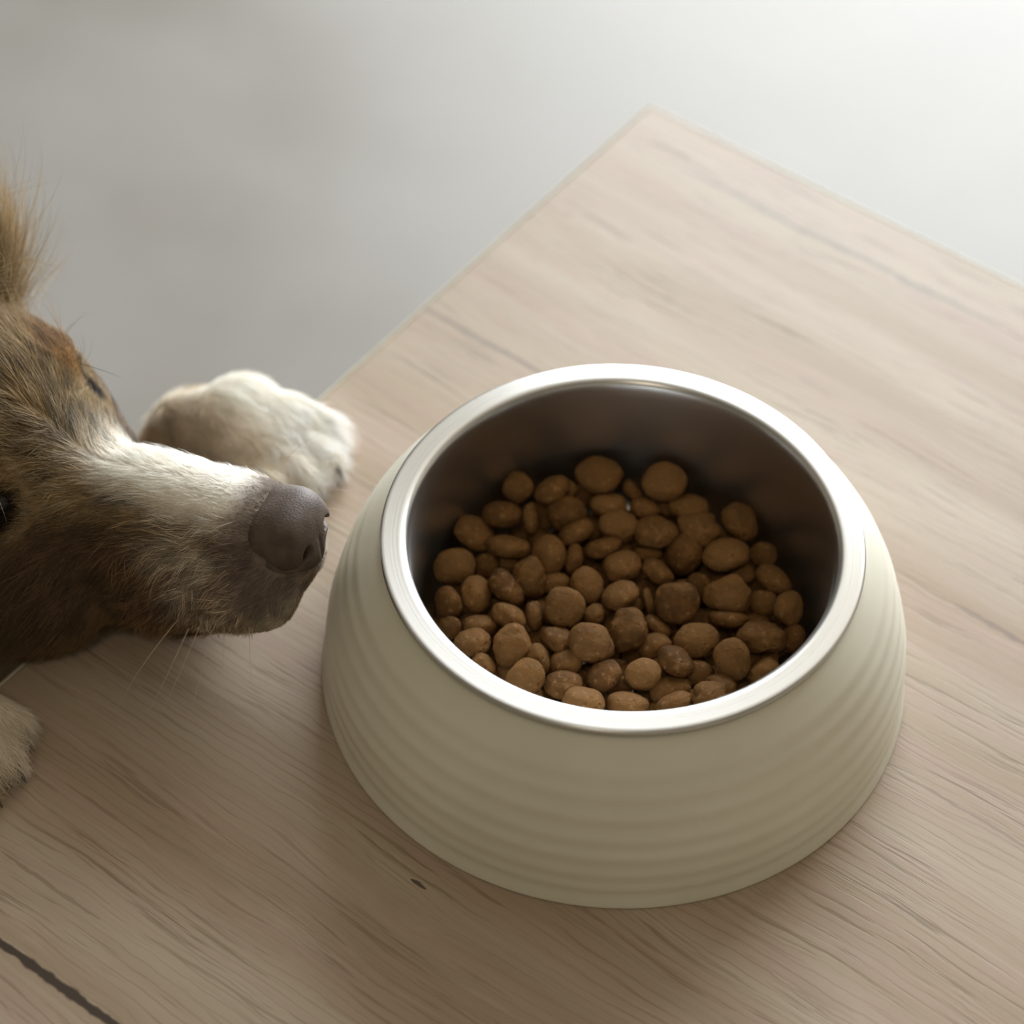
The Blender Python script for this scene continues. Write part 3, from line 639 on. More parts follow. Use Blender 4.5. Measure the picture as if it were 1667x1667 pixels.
def kib_mesh(seed, a, b, c, sub, lumpy=0.0):
    V, Fc = ico(sub)
    rng = np.random.default_rng(seed)
    # lens-like outline, rounder than a sphere at the edge
    P = V.copy()
    e = 2.35
    nrm = (np.abs(P[:, 0]) ** 2 + np.abs(P[:, 1]) ** 2) ** (e / 2) + np.abs(P[:, 2]) ** e
    P = P / (nrm ** (1 / e))[:, None]
    off = rng.uniform(-50, 50, 3)
    low = np.array([noise.noise(Vector((p * 1.1 + off).tolist())) for p in V])
    d = 1 + (.15 + .12 * lumpy) * low
    if lumpy or sub > 3:
        mid = np.array([noise.noise(Vector((p * 2.8 + off * 1.7).tolist())) for p in V])
        d += (.035 + .06 * lumpy) * mid
    if sub > 3:
        d += .016 * np.array([noise.noise(Vector((p * 9.0 + off).tolist())) for p in V])
    for _ in range(rng.integers(1, 4) if sub > 3 else 0):
        q = rng.normal(size=3); q[2] = abs(q[2]) * (1 if rng.random() < .7 else -1); q /= np.linalg.norm(q)
        w = rng.uniform(.10, .2); dp = rng.uniform(.06, .13)
        ang = np.arccos(np.clip(V @ q, -1, 1))
        d += -dp * np.exp(-(ang / w) ** 2) + dp * .35 * np.exp(-((ang - w * 1.6) / (w * .6)) ** 2)
    P = P * d[:, None] * np.array([a, b, c])
    me = mesh('kibble', P, Fc)
    return me

deep_meshes = []
for i, k in enumerate(KIB):
    lab = k[0]
    pos = Vector(k[1:4]) / 1000
    A = Vector(k[4:7]).normalized(); N = Vector(k[7:10]).normalized(); B = N.cross(A).normalized(); A = B.cross(N)
    a, b, c = (q / 1000 for q in k[10:13])
    deep = not lab
    if deep:
        if len(deep_meshes) < 8: deep_meshes.append(kib_mesh(900 + i, .0058, .0054, .0034, 3))
        me = deep_meshes[i % len(deep_meshes)]
        if not me.materials: me.materials.append(KIBM)
        o = bpy.data.objects.new('kibble', me); COL.objects.link(o)
        for p_ in me.polygons: p_.use_smooth = True
    else:
        lum = 1.0 if any(w in lab for w in ('lumpy', 'knobbly', 'rough', 'cratered', 'waisted', 'ridged')) else 0.0
        o = obj('kibble', kib_mesh(i, a * 1.04, b * 1.04, c * 1.10, 4, lum), KIBM)
    R3 = Matrix((A, B, N)).transposed().to_4x4()
    o.matrix_world = Matrix.Translation(pos) @ R3
    if deep: tag(o, 'brown kibble piece mostly buried beneath the top layer of the heap', 'kibble', 'kibble pieces buried in the bowl')
    else: tag(o, lab, 'kibble', 'kibble pieces on top of the heap in the bowl')

# ------------------------------------------------------------------ dog
YAW, PIT = math.radians(-17), math.radians(14)
HN = Vector((-0.0914, -0.0090, 0.0640))
hx = Vector((math.cos(PIT) * math.cos(YAW), math.cos(PIT) * math.sin(YAW), math.sin(PIT)))
hy = Vector((-math.sin(YAW), math.cos(YAW), 0))
hz = hx.cross(hy)
Hm = Matrix.Identity(4)
for i in range(3):
    Hm[i][0] = hx[i]; Hm[i][1] = hy[i]; Hm[i][2] = hz[i]; Hm[i][3] = HN[i]
HA = np.array(Hm.to_3x3()); HT = np.array(HN)              # world = HA @ h + HT
TA = np.array(Tm.to_3x3()); TTr = np.array(TC)
def w2h(P): return (P - HT) @ HA * 100                       # centimetres in the head frame
def h2w(P): return (np.atleast_2d(P) / 100) @ HA.T + HT
def t2w(P): return np.atleast_2d(P) @ TA.T + TTr
def w2t(P): return (P - TTr) @ TA

def smin(a, b, k):
    h = np.clip(.5 + .5 * (b - a) / k, 0, 1)
    return b * (1 - h) + a * h - k * h * (1 - h)
def ell(P, c, r):
    q = (P - np.array(c)) / np.array(r)
    l = np.sqrt((q * q).sum(-1)); q2 = q / np.array(r)
    l2 = np.sqrt((q2 * q2).sum(-1))
    return l * (l - 1) / np.maximum(l2, 1e-6)
def cap(P, a, b, ra, rb):
    a = np.array(a, dtype=float); b = np.array(b, dtype=float); d = b - a
    t = np.clip(((P - a) @ d) / (d @ d), 0, 1)
    return np.linalg.norm(P - a - t[..., None] * d, axis=-1) - (ra + (rb - ra) * t)

def surface_nets(F, origin, h):
    """F: 3-D array of signed distances, returns vertices and quads"""
    s = F < 0
    nx, ny, nz = F.shape
    c = [s[i:nx - 1 + i, j:ny - 1 + j, k:nz - 1 + k] for i in (0, 1) for j in (0, 1) for k in (0, 1)]
    cnt = sum(q.astype(np.int8) for q in c)
    act = (cnt > 0) & (cnt < 8)
    idx = -np.ones(act.shape, dtype=np.int64)
    I = np.argwhere(act); idx[act] = np.arange(len(I))
    acc = np.zeros((len(I), 3)); n = np.zeros(len(I))
    corners = [(i, j, k) for i in (0, 1) for j in (0, 1) for k in (0, 1)]
    for a in corners:
        for ax in range(3):
            if a[ax]: continue
            b = list(a); b[ax] = 1
            fa = F[I[:, 0] + a[0], I[:, 1] + a[1], I[:, 2] + a[2]]; fb = F[I[:, 0] + b[0], I[:, 1] + b[1], I[:, 2] + b[2]]
            m = (fa < 0) != (fb < 0)
            t = np.where(m, fa / np.where(m, fa - fb, 1), 0)
            p = np.zeros((len(I), 3)); p[:] = a; p[:, ax] = t
            acc[m] += p[m]; n[m] += 1
    V = (I + acc / n[:, None]) * h + origin
    quads = []
    for ax in range(3):
        sl0 = [slice(None)] * 3; sl1 = [slice(None)] * 3
        sl0[ax] = slice(0, -1); sl1[ax] = slice(1, None)
        a = s[tuple(sl0)]; b = s[tuple(sl1)]
        E = np.argwhere(a != b)
        o1, o2 = [q for q in range(3) if q != ax]
        E = E[(E[:, o1] > 0) & (E[:, o2] > 0) & (E[:, o1] < F.shape[o1] - 1) & (E[:, o2] < F.shape[o2] - 1)]
        ins_ = a[E[:, 0], E[:, 1], E[:, 2]]
        def g(d1, d2):
            q = E.copy(); q[:, o1] -= d1; q[:, o2] -= d2
            return idx[q[:, 0], q[:, 1], q[:, 2]]
        q = np.stack([g(1, 1), g(0, 1), g(0, 0), g(1, 0)], 1)
        flip = ins_ if ax != 1 else ~ins_
        q[~flip] = q[~flip][:, ::-1]
        quads.append(q)
    return V, np.concatenate(quads)

class Field:
    def __init__(s, lo, hi, h):
        s.h = h; s.lo = np.array(lo, dtype=float)
        n = [int(math.ceil((b - a) / h)) + 1 for a, b in zip(lo, hi)]
        s.F = np.full(n, 1.0, dtype=np.float32)
        s.ax = [s.lo[i] + np.arange(n[i]) * h for i in range(3)]
    def add(s, fn, lo, hi, k, op='union'):
        i0 = [max(0, int((lo[i] - k - s.lo[i]) / s.h) - 1) for i in range(3)]
        i1 = [min(s.F.shape[i], int((hi[i] + k - s.lo[i]) / s.h) + 2) for i in range(3)]
        if any(a >= b for a, b in zip(i0, i1)): return
        sl = tuple(slice(a, b) for a, b in zip(i0, i1))
        G = np.stack(np.meshgrid(*[s.ax[i][i0[i]:i1[i]] for i in range(3)], indexing='ij'), -1)
        d = fn(G); o = s.F[sl]
        if op == 'union': s.F[sl] = smin(o, d, k)
        else: s.F[sl] = -smin(-o, d, k)

# muzzle and skull loft, head frame in cm: x, half width, top, bottom, height of the widest level
ST = np.array([(-12.5, 3.6, 3.4, -4.0, -.6), (-11, 4.0, 3.6, -4.6, -.8), (-9.5, 2.8, 2.3, -4.7, -1.1), (-8, 2.3, 1.75, -4.7, -1.4), (-7, 2.25, 1.7, -4.7, -1.6), (-6, 2.25, 1.75, -4.6, -1.7),
               (-5, 2.25, 1.6, -4.45, -1.8), (-4, 2.12, 1.5, -4.25, -1.8), (-3, 2.0, 1.35, -3.9, -1.6), (-2, 1.82, 1.18, -3.3, -1.2), (-1.5, 1.62, .98, -2.9, -1.0), (-1.15, 1.32, .30, -2.6, -1.0), (-.6, .80, -.95, -2.0, -1.3), (-.35, .4, -1.1, -1.6, -1.35)])[::-1]
def loft(P):
    x = P[..., 0]
    xs = -ST[:, 0]
    def it(k): return np.interp(-x, xs, ST[:, k])
    w, zt, zb, zc = it(1), it(2), it(3), it(4)
    up = P[..., 2] > zc
    hh = np.where(up, zt - zc, zc - zb)
    e = np.where(up, 2.0, 2.3)
    q = (np.abs(P[..., 1] / w) ** e + np.abs((P[..., 2] - zc) / hh) ** e) ** (1 / e)
    d = (q - 1) * np.minimum(w, hh)
    ends = np.maximum(x + .35, -12.5 - x)
    return np.maximum(d, ends)

def h_local(P):                                              # table frame -> head frame
    W_ = P.reshape(-1, 3) @ TA.T + TTr
    return ((W_ - HT) @ HA * 100).reshape(P.shape)
HB_lo, HB_hi = None, None
def head_box(c, r):
    pts = np.array([[c[0] + sx * r, c[1] + sy * r, c[2] + sz * r] for sx in (-1, 1) for sy in (-1, 1) for sz in (-1, 1)])
    T_ = w2t(h2w(pts)); return T_.min(0), T_.max(0)

fld = Field((-.52, -.47, -.425), (.10, -.15, .16), .0022)
def headadd(fn, c, r, k, op='union'):
    lo, hi = head_box(c, r)
    fld.add(lambda G: fn(h_local(G)) / 100, lo, hi, k / 100, op)
# head
headadd(loft, (-6.5, 0, 0), 7.5, .8)
headadd(lambda P: ell(P, (-12.2, 0, .6), (4.6, 4.6, 4.5)), (-12.2, 0, .6), 5, 1.0)
for s in (-1, 1):
    headadd(lambda P: ell(P, (-10.4, s * 2.3, 2.6), (1.5, 1.45, 1.2)), (-10.4, s * 2.3, 2.6), 2, .7)        # brow
    headadd(lambda P: ell(P, (-10.0, s * 2.3, -2.2), (2.6, 1.5, 2.0)), (-10.0, s * 2.3, -2.2), 3, .9)           # cheek
    headadd(lambda P: ell(P, (-2.6, s * 1.15, -2.2), (1.7, 1.0, 1.15)), (-2.6, s * 1.15, -2.2), 2, .6)         # lip cushion
    headadd(lambda P: cap(P, (-9.3, s * 2.65, 2.1), (-9.1, s * 4.3, 2.2), .70, 1.0), (-9.0, s * 3.5, 2.1), 2.4, .15, 'sub')   # socket
    # mouth line
    pts = [(-3.0, 2.15, -3.25), (-4.2, 2.35, -3.35), (-6.0, 2.62, -3.5), (-7.4, 3.15, -3.4)]
    for a, b in zip(pts[:-1], pts[1:]):
        headadd(lambda P: cap(P, (a[0], s * a[1], a[2]), (b[0], s * b[1], b[2]), .11, .13), ((a[0] + b[0]) / 2, s * (a[1] + b[1]) / 2, (a[2] + b[2]) / 2), 1.4, .12, 'sub')
    # ear, folded flap on the back of the skull
    headadd(lambda P: ell(P, (-13.8, s * 4.6, 4.4), (1.5, 1.5, 2.2)), (-13.8, s * 4.6, 4.6), 2.6, .9)
    headadd(lambda P: ell(P, (-15.3, s * 5.5, 6.0), (1.1, .8, 1.8)), (-15.3, s * 5.5, 6.2), 2.4, .7)
# body, table frame in metres
def tadd(a, b, ra, rb, k=.02, op='union'):
    lo = np.minimum(a, b) - max(ra, rb); hi = np.maximum(a, b) + max(ra, rb)
    fld.add(lambda G: cap(G, a, b, ra, rb), lo, hi, k, op)
hb = w2t(h2w((-14.0, 0, -.5)))[0]
tadd(tuple(hb), (-.140, -.316, -.075), .046, .064, .03)
tadd((-.140, -.316, -.075), (-.150, -.312, -.135), .064, .084, .03)
tadd((-.150, -.312, -.135), (-.215, -.312, -.155), .084, .082, .03)
tadd((-.215, -.312, -.155), (-.300, -.310, -.230), .080, .076, .03)
tadd((-.300, -.310, -.230), (-.370, -.310, -.325), .076, .086, .03)
for s in (-1, 1):
    tadd((-.350, -.31 + s * .060, -.330), (-.275, -.31 + s * .085, -.335), .058, .036, .02)
    tadd((-.275, -.31 + s * .085, -.335), (-.350, -.31 + s * .085, -.392), .030, .018, .015)
    tadd((-.350, -.31 + s * .085, -.392), (-.275, -.31 + s * .088, -.404), .016, .015, .012)
    tadd((-.285, -.31 + s * .088, -.402), (-.262, -.31 + s * .088, -.406), .019, .014, .012)
tadd((-.430, -.31, -.385), (-.480, -.27, -.398), .026, .020, .02)
tadd((-.480, -.27, -.398), (-.490, -.21, -.400), .020, .012, .02)
PAWS = [dict(y=-.232, wr=(-.026, -.238, -.006), el=(-.080, -.250, -.105), sh=(-.150, -.270, -.135), dx=-.002), dict(y=-.387, wr=(-.028, -.384, -.006), el=(-.080, -.370, -.105), sh=(-.150, -.355, -.135), dx=.0)]
TOES = []
for pw in PAWS:
    tadd(pw['sh'], pw['el'], .040, .026, .02)
    tadd(pw['el'], pw['wr'], .020, .0130, .015)
    y0, dx = pw['y'], pw['dx']
    tadd(pw['wr'], (-.010 + dx, y0, .0050), .0130, .0120, .012)
    tadd((-.010 + dx, y0 - .006, .0060), (.006 + dx, y0 - .006, .0070), .0115, .0105, .008)
    tadd((-.010 + dx, y0 + .006, .0060), (.006 + dx, y0 + .006, .0070), .0115, .0105, .008)
    for dy, tx in ((-.0155, .019), (-.0055, .0255), (.0055, .0250), (.0150, .018)):
        tadd((.002 + dx, y0 + dy * .75, .0095), (tx + dx, y0 + dy, .0070), .0070, .0064, .0030)
        TOES.append((tx + dx, y0 + dy, .0065))
# nothing of the dog reaches into the tabletop
def slab(G):
    q = np.stack([-(G[..., 0] + .0010), G[..., 2] - .0006, -.030 - G[..., 2]], -1)
    return q.max(-1)
fld.add(slab, (-.01, -.47, -.05), (.10, -.15, .003), .0015, 'sub')
V, Q = surface_nets(fld.F, fld.lo, fld.h)
# keep the largest connected piece by light smoothing only
Vw = t2w(V)
body_me = bpy.data.meshes.new('body')
body_me.from_pydata(Vw.tolist(), [], Q.tolist()); body_me.update()
bm = bmesh.new(); bm.from_mesh(body_me)
for _ in range(3):
    bmesh.ops.smooth_vert(bm, verts=bm.verts[:], factor=.5, use_axis_x=True, use_axis_y=True, use_axis_z=True)
bmesh.ops.recalc_face_normals(bm, faces=bm.faces[:])
bm.to_mesh(body_me); bm.free()

# ---- coat colour, by place on the body
def vnoise(P, sc, seed=0.0):
    return np.array([noise.noise(Vector((p * sc + seed).tolist())) for p in P])
def ss(a, b, x):
    t = np.clip((x - a) / (b - a), 0, 1); return t * t * (3 - 2 * t)
def coat(Pw, rng=None):
    """albedo of the coat at world points"""
    h = w2h(Pw); t = w2t(Pw)
    n = len(Pw)
    x, y, z = h.T
    ay = np.abs(y)
    def C(c): return np.tile(np.array(c, dtype=float), (n, 1))
    def mixc(a, b, f): return a * (1 - f[:, None]) + b * f[:, None]
    # streaks run along the coat
    st = vnoise(h * np.array([.35, 1.0, 1.0]), 2.6, 3.0)
    st2 = vnoise(h * np.array([.25, 1.0, 1.0]), 5.5, 11.0)
    lo = vnoise(h, .45, 7.0)
    gold = C((.47, .345, .195)); tan = C((.44, .32, .17)); dk = C((.10, .065, .035)); brn = C((.21, .135, .075)); white = C((.97, .94, .87)); rust = C((.30, .15, .045)); gry = C((.34, .28, .21))
    # skull: gold with tan and dark streaks
    col = mixc(tan, dk, ss(.08, .38, st + .35 * st2) * .75)
    col = mixc(col, C((.60, .52, .38)), ss(.12, .42, st2 - .2 * st) * .6)
    crown = ss(-9.0, -12.5, x) * ss(1.5, 4.0, z)
    col = mixc(col, gold, crown * .8)
    far = ss(1.5, 3.2, y) * ss(-7.5, -9.0, x)
    col = mixc(col, gold, far * .7)
    # side of the face and cheek: brown, tan again along the jaw
    side = ss(2.0, .4, z) * ss(1.0, 2.0, ay)
    col = mixc(col, mixc(brn, dk, ss(.0, .4, st) * .6), side)
    jaw = ss(-1.9, -3.2, z) * ss(-2.5, -4.5, x)
    col = mixc(col, mixc(C((.33, .22, .10)), brn, ss(.05, .4, st) * .6), jaw * .85)
    # blaze: white bridge of the nose, spreading over the front of the muzzle
    bw = .20 + .14 * (x + 9) + 1.6 * (y > 0)
    blaze = ss(bw + .7, bw - .3, ay) * ss(-8.6, -6.2, x) * ss(.3, 1.2, z + 3.0 * (y > .5) + .3 * st)
    blaze = np.maximum(blaze, (y > 1.2) * ss(-8.2, -7.0, x) * ss(-3, -1.5, z))
    front = ss(-5.2, -3.0, x + .45 * st + .25 * (z + 1.5))
    muz = mixc(C((.46, .38, .29)), C((.64, .57, .47)), ss(-.3, .3, st))
    muz = mixc(muz, C((.30, .22, .18)), ss(-3.1, -1.9, x) * ss(-2.4, -1.0, z) * .85)
    col = mixc(col, muz, front * .9)
    col = mixc(col, white, blaze)
    col = mixc(col, C((.36, .29, .25)), ss(-2.6, -1.7, x) * ss(-2.4, -1.0, z) * .8)
    # rusty spots over the eyes
    for s in (-1, 1):
        d = np.sqrt(((x + 9.5) / 1.4) ** 2 + ((y - s * 2.8) / 1.2) ** 2 + ((z - 3.2) / 1.1) ** 2)
        col = mixc(col, rust, ss(1.15, .5, d) * .8)
        d = np.linalg.norm(h - np.array([-9.25, s * 2.8, 2.1]), axis=1)
        col = mixc(col, C((.030, .018, .012)), ss(1.10, .75, d))
    # lips
    px = np.array([-1.0, -2.4, -4.2, -6.0, -7.4]); pz = np.array([-2.45, -3.0, -3.35, -3.5, -3.4])
    ml = np.interp(-x, -px, pz)
    lip = ss(.28, .10, np.abs(z - ml)) * ss(-7.9, -7.2, x) * ss(-2.6, -4.2, x) * ss(1.0, 1.3, ay)
    col = mixc(col, C((.06, .035, .025)), lip * .8)
    # the rest of the body
    body = ss(-16.0, -19.0, x)
    bn = vnoise(t, 14.0, 5.0)
    bc = mixc(gold, C((.30, .20, .11)), ss(-.1, .35, bn))
    bc = mixc(bc, C((.26, .18, .10)), ss(-.24, -.16, t[:, 0]) * .7)
    leg = ss(-.16, -.11, t[:, 0]) * (t[:, 2] < .04)
    outhead = (np.linalg.norm(np.maximum(np.abs(h - np.array([-7, 0, -.5])) - np.array([8, 4, 4.5]), 0), axis=1) > .6)
    col = mixc(col, bc, body)
    pc = mixc(white, C((.60, .47, .32)), ss(-.05, .3, vnoise(t, 70.0, 2.0)) * ss(.014, .004, t[:, 2]) * .7)
    y0_ = np.where(t[:, 1] > -.305, -.232, -.385)
    pc = mixc(pc, C((.62, .48, .31)), np.clip(ss(.002, -.014, t[:, 1] - y0_) * .6 + .35 * (t[:, 1] < -.305), 0, 1))
    paw = (leg * outhead)
    # keep the head out of the paw colour: paws are away from the head's midplane
    dpy = np.minimum(np.abs(t[:, 1] + .232), np.abs(t[:, 1] + .385))
    paw = ss(.034, .026, dpy) * ss(-.15, -.10, t[:, 0]) * ss(.042, .034, t[:, 2]) * ((ay > 3.3) | (z < -5.2))
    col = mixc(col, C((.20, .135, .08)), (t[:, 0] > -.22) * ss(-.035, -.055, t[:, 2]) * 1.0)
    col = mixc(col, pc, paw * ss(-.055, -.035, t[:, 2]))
    return np.clip(col, .004, 1)

co = np.empty(len(body_me.vertices) * 3); body_me.vertices.foreach_get('co', co); co = co.reshape(-1, 3)
no = np.empty(len(body_me.vertices) * 3); body_me.vertices.foreach_get('normal', no); no = no.reshape(-1, 3)
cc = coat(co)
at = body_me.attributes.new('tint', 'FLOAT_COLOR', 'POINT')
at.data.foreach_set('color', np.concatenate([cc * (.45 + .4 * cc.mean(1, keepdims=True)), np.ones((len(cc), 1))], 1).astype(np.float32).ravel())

SKIN = attr_mat('dog_undercoat', .9, .02)
FUR = NT('dog_fur')
a_ = FUR.n('ShaderNodeAttribute'); a_.attribute_name = 'tint'
setb(FUR, a_.outputs['Color'], .55, 0, .35)
tr_ = FUR.n('ShaderNodeBsdfTranslucent'); FUR.l(a_.outputs['Color'], tr_.inputs[0])
mx_ = FUR.n('ShaderNodeMixShader'); mx_.inputs[0].default_value = .32
FUR.l(FUR.b.outputs[0], mx_.inputs[1]); FUR.l(tr_.outputs[0], mx_.inputs[2]); FUR.l(mx_.outputs[0], FUR.out.inputs[0])
FURM = FUR.mat

DF = w2t(co)
base = t2w((-.30, -.31, FZ))[0]
dog = empty('dog', tuple(base), TH)
tag(dog, 'tan and white dog with brown nose leaning its muzzle and paws over the table edge', 'dog')
def adopt(o):
    o.parent = dog
    o.matrix_parent_inverse = dog_inv
bpy.context.view_layer.update()
dog_inv = dog.matrix_world.inverted()
bo = obj('body', body_me, SKIN); adopt(bo)

# ---- fur
rng = np.random.default_rng(12)
body_me.calc_loop_triangles()
tri = np.empty(len(body_me.loop_triangles) * 3, dtype=np.int32); body_me.loop_triangles.foreach_get('vertices', tri); tri = tri.reshape(-1, 3)
A3 = co[tri]; cr = np.cross(A3[:, 1] - A3[:, 0], A3[:, 2] - A3[:, 0]); ar = np.linalg.norm(cr, axis=1) / 2
cen = A3.mean(1); hc = w2h(cen); tc_ = w2t(cen)
inhead = (hc[:, 0] > -15) & (hc[:, 2] > -6)
pawreg = (tc_[:, 0] > -.10) & (tc_[:, 2] < .045) & (tc_[:, 2] > -.05)
dens = np.where(inhead, 420e4, np.where(pawreg, 260e4, 12e4))
dens = np.where(inhead & (hc[:, 0] > -6), 700e4, dens)
dens = np.where(inhead & (hc[:, 0] > -3.4), 1300e4, dens)
dens = np.where(inhead & ((hc[:, 0] < -12) | (hc[:, 2] < -4)), 120e4, dens)
# no fur on nose, eyeballs or in the mouth line
bad = np.linalg.norm((hc - np.array([-1.05, 0, -.25])) / np.array([.86, 1.36, 1.2]), axis=1) < 1.0
for s in (-1, 1):
    bad |= np.linalg.norm(hc - np.array([-9.25, s * 2.9, 2.1]), axis=1) < .60
dens = np.where(bad, 0, dens)
def grow(sel_w, count, name, lenf, lift, rad, npt=6, clump=.5, seed=1, bright=1.0):
    g = np.random.default_rng(seed)
    wgt = ar * sel_w; wgt = wgt / wgt.sum()
    ti = g.choice(len(tri), size=count, p=wgt)
    u = g.random((count, 2)); f_ = u.sum(1) > 1; u[f_] = 1 - u[f_]
    b3 = np.stack([1 - u.sum(1), u[:, 0], u[:, 1]], 1)
    P = (A3[ti] * b3[..., None]).sum(1)
    Nn = (no[tri[ti]] * b3[..., None]).sum(1); Nn /= np.linalg.norm(Nn, axis=1)[:, None]
    h = w2h(P); t = w2t(P)
    x, y, z = h.T; ay = np.abs(y)
    # coat direction in the head frame
    D = np.zeros((count, 3))
    D[:, 0] = -1.0
    sidef = ss(.8, -.8, z) * ss(.8, 1.8, ay)
    D[:, 2] = -sidef * (.55 + .5 * ss(-1.5, -4.0, x) * ss(-8, -6, x)) + .25 * ss(-7, -10, x) * ss(2.5, 4, z)
    D[:, 1] = np.sign(y) * .25 * ss(-2, -8, x)
    earw = ss(-11.5, -13, x) * ss(3.4, 4.4, z)
    D += earw[:, None] * np.stack([np.full(count, .9), np.sign(y) * .3, np.full(count, 2.2)], 1)
    Dw = D @ HA.T
    # body and legs, table frame
    tb = np.zeros((count, 3)); tb[:, 0] = -.6; tb[:, 2] = -.8
    tbw = tb @ TA.T
    tp = np.zeros((count, 3)); tp[:, 0] = 1.0; tp[:, 2] = -.25
    tpw = tp @ TA.T
    body_ = ((x < -15) | (z < -6)).astype(float)
    dpy = np.minimum(np.abs(t[:, 1] + .232), np.abs(t[:, 1] + .385))
    pawf = ((dpy < .030) & (t[:, 0] > -.11) & (t[:, 2] < .042) & ((ay > 3.3) | (z < -5.2))).astype(float)
    Dw = Dw * (1 - body_[:, None]) + tbw * body_[:, None]
    Dw = Dw * (1 - pawf[:, None]) + tpw * pawf[:, None]
    # wandering
    cell = np.floor(P / .004).astype(int)
    hsh = (cell[:, 0] * 73856093 ^ cell[:, 1] * 19349663 ^ cell[:, 2] * 83492791) % 100003
    r1 = np.random.default_rng(5).normal(size=(100003, 3))[hsh]
    Dw = Dw / np.linalg.norm(Dw, axis=1)[:, None] + r1 * .16 * clump * 2 + g.normal(size=(count, 3)) * .10
    Dw -= Nn * (Dw * Nn).sum(1)[:, None]
    Dw /= np.maximum(np.linalg.norm(Dw, axis=1), 1e-6)[:, None]
    L = lenf(h, t, pawf, body_) * g.uniform(.6, 1.25, count)
    lf = lift * g.uniform(.5, 1.5, count) + .25 * earw + .12 * ss(-8, -11, x) * ss(2, 4, z)
    s_ = np.linspace(0, 1, npt)
    pts = np.empty((count, npt, 3))
    bend = -Nn * .35
    grav = np.array([0, 0, -1.0])
    for k, q in enumerate(s_):
        pts[:, k] = P - Nn * .0004 + (Dw * q + Nn * (lf[:, None] * (q - .45 * q * q)) + grav * (.10 * q * q) * (L[:, None] > .008)) * L[:, None]
    pts[..., 2] = np.where((w2t(pts.reshape(-1, 3)).reshape(pts.shape)[..., 0] > -.001), np.maximum(pts[..., 2], .0004), pts[..., 2])
    col = coat(P)
    v_ = (g.uniform(.55, 1.3, count) * (1 - .35 * (g.random(count) < .18)))[:, None]
    clm = np.random.default_rng(9).uniform(.75, 1.22, 100003)[hsh][:, None]
    wl = np.clip((col.mean(1, keepdims=True) - .45) / .25, 0, 1)
    vv = v_ * clm
    vv = vv * (1 - .75 * wl) + 1.08 * .75 * wl
    col = np.clip(col * vv * bright, .003, 1)
    hc_ = bpy.data.hair_curves.new(name)
    hc_.add_curves([npt] * count)
    hc_.attributes['position'].data.foreach_set('vector', pts.astype(np.float32).ravel())
    ra = hc_.attributes.get('radius') or hc_.attributes.new('radius', 'FLOAT', 'POINT')
    rr = (rad * np.clip(1.08 - s_ ** 1.6, .12, 1))[None, :] * g.uniform(.7, 1.2, count)[:, None]
    ra.data.foreach_set('value', rr.astype(np.float32).ravel())
    ca = hc_.attributes.new('tint', 'FLOAT_COLOR', 'CURVE')
    ca.data.foreach_set('color', np.concatenate([col, np.ones((count, 1))], 1).astype(np.float32).ravel())
    hc_.materials.append(FURM)
    o = bpy.data.objects.new(name, hc_); COL.objects.link(o)
    adopt(o)
    return o
def lenf(h, t, pawf, body_):
    x, y, z = h.T
    L = .0032 + .0040 * ss(-1.6, -5.0, x) + .005 * ss(-6.5, -10.0, x)
    L = L * (1 - .45 * ss(-6, -4, x) * ss(.4, 1.2, z))
    for s in (-1, 1):
        d = np.linalg.norm(h - np.array([-9.25, s * 2.9, 2.2]), axis=1)
        L = L * (.35 + .65 * ss(1.2, 2.8, d))
    L = L * (1 - .5 * (y > 2.2) * ss(-10, -8, x))
    L = L + .010 * ss(-10.5, -13, x) * ss(1, 4, z) + .006 * ss(-9.5, -11, x) * ss(2.5, 3.8, z) * (y > 0)
    L = np.where(pawf > 0, .0075, L)
    L = np.where((body_ > 0) & (pawf == 0), .018, L)
    return L
total = (ar * dens).sum(); print('HAIRS', total)
fo = grow(dens, int(min(total, 260000)), 'fur', lenf, .34, .000085)
# long loose guard hairs on crown and ear
gd = np.where(inhead & (hc[:, 0] < -9.0) & (hc[:, 2] > 2.6), 1.0, 0.0) + np.where((hc[:, 0] < -11.5) & (hc[:, 0] > -16) & (hc[:, 2] > 2.5), 2.0, 0.0)
grow(gd, 2600, 'fur', lambda h, t, p, b: .012 + .014 * ss(-10, -13, h[:, 0]) + .006 * (h[:, 1] > 0), .75, .000065, 8, 1.2, 7)

# longer pale hairs of the upper lip and muzzle side
gd = np.where((hc[:, 0] > -6.3) & (hc[:, 0] < -2.0) & (hc[:, 2] < .9) & (np.abs(hc[:, 1]) > .8), 1.0, 0.0) * (~bad)
grow(gd, 9000, 'fur', lambda h, t, p, b: .0062 + .003 * ss(-2.5, -5, h[:, 0]), .38, .000085, 7, 1.1, 17, 1.75)

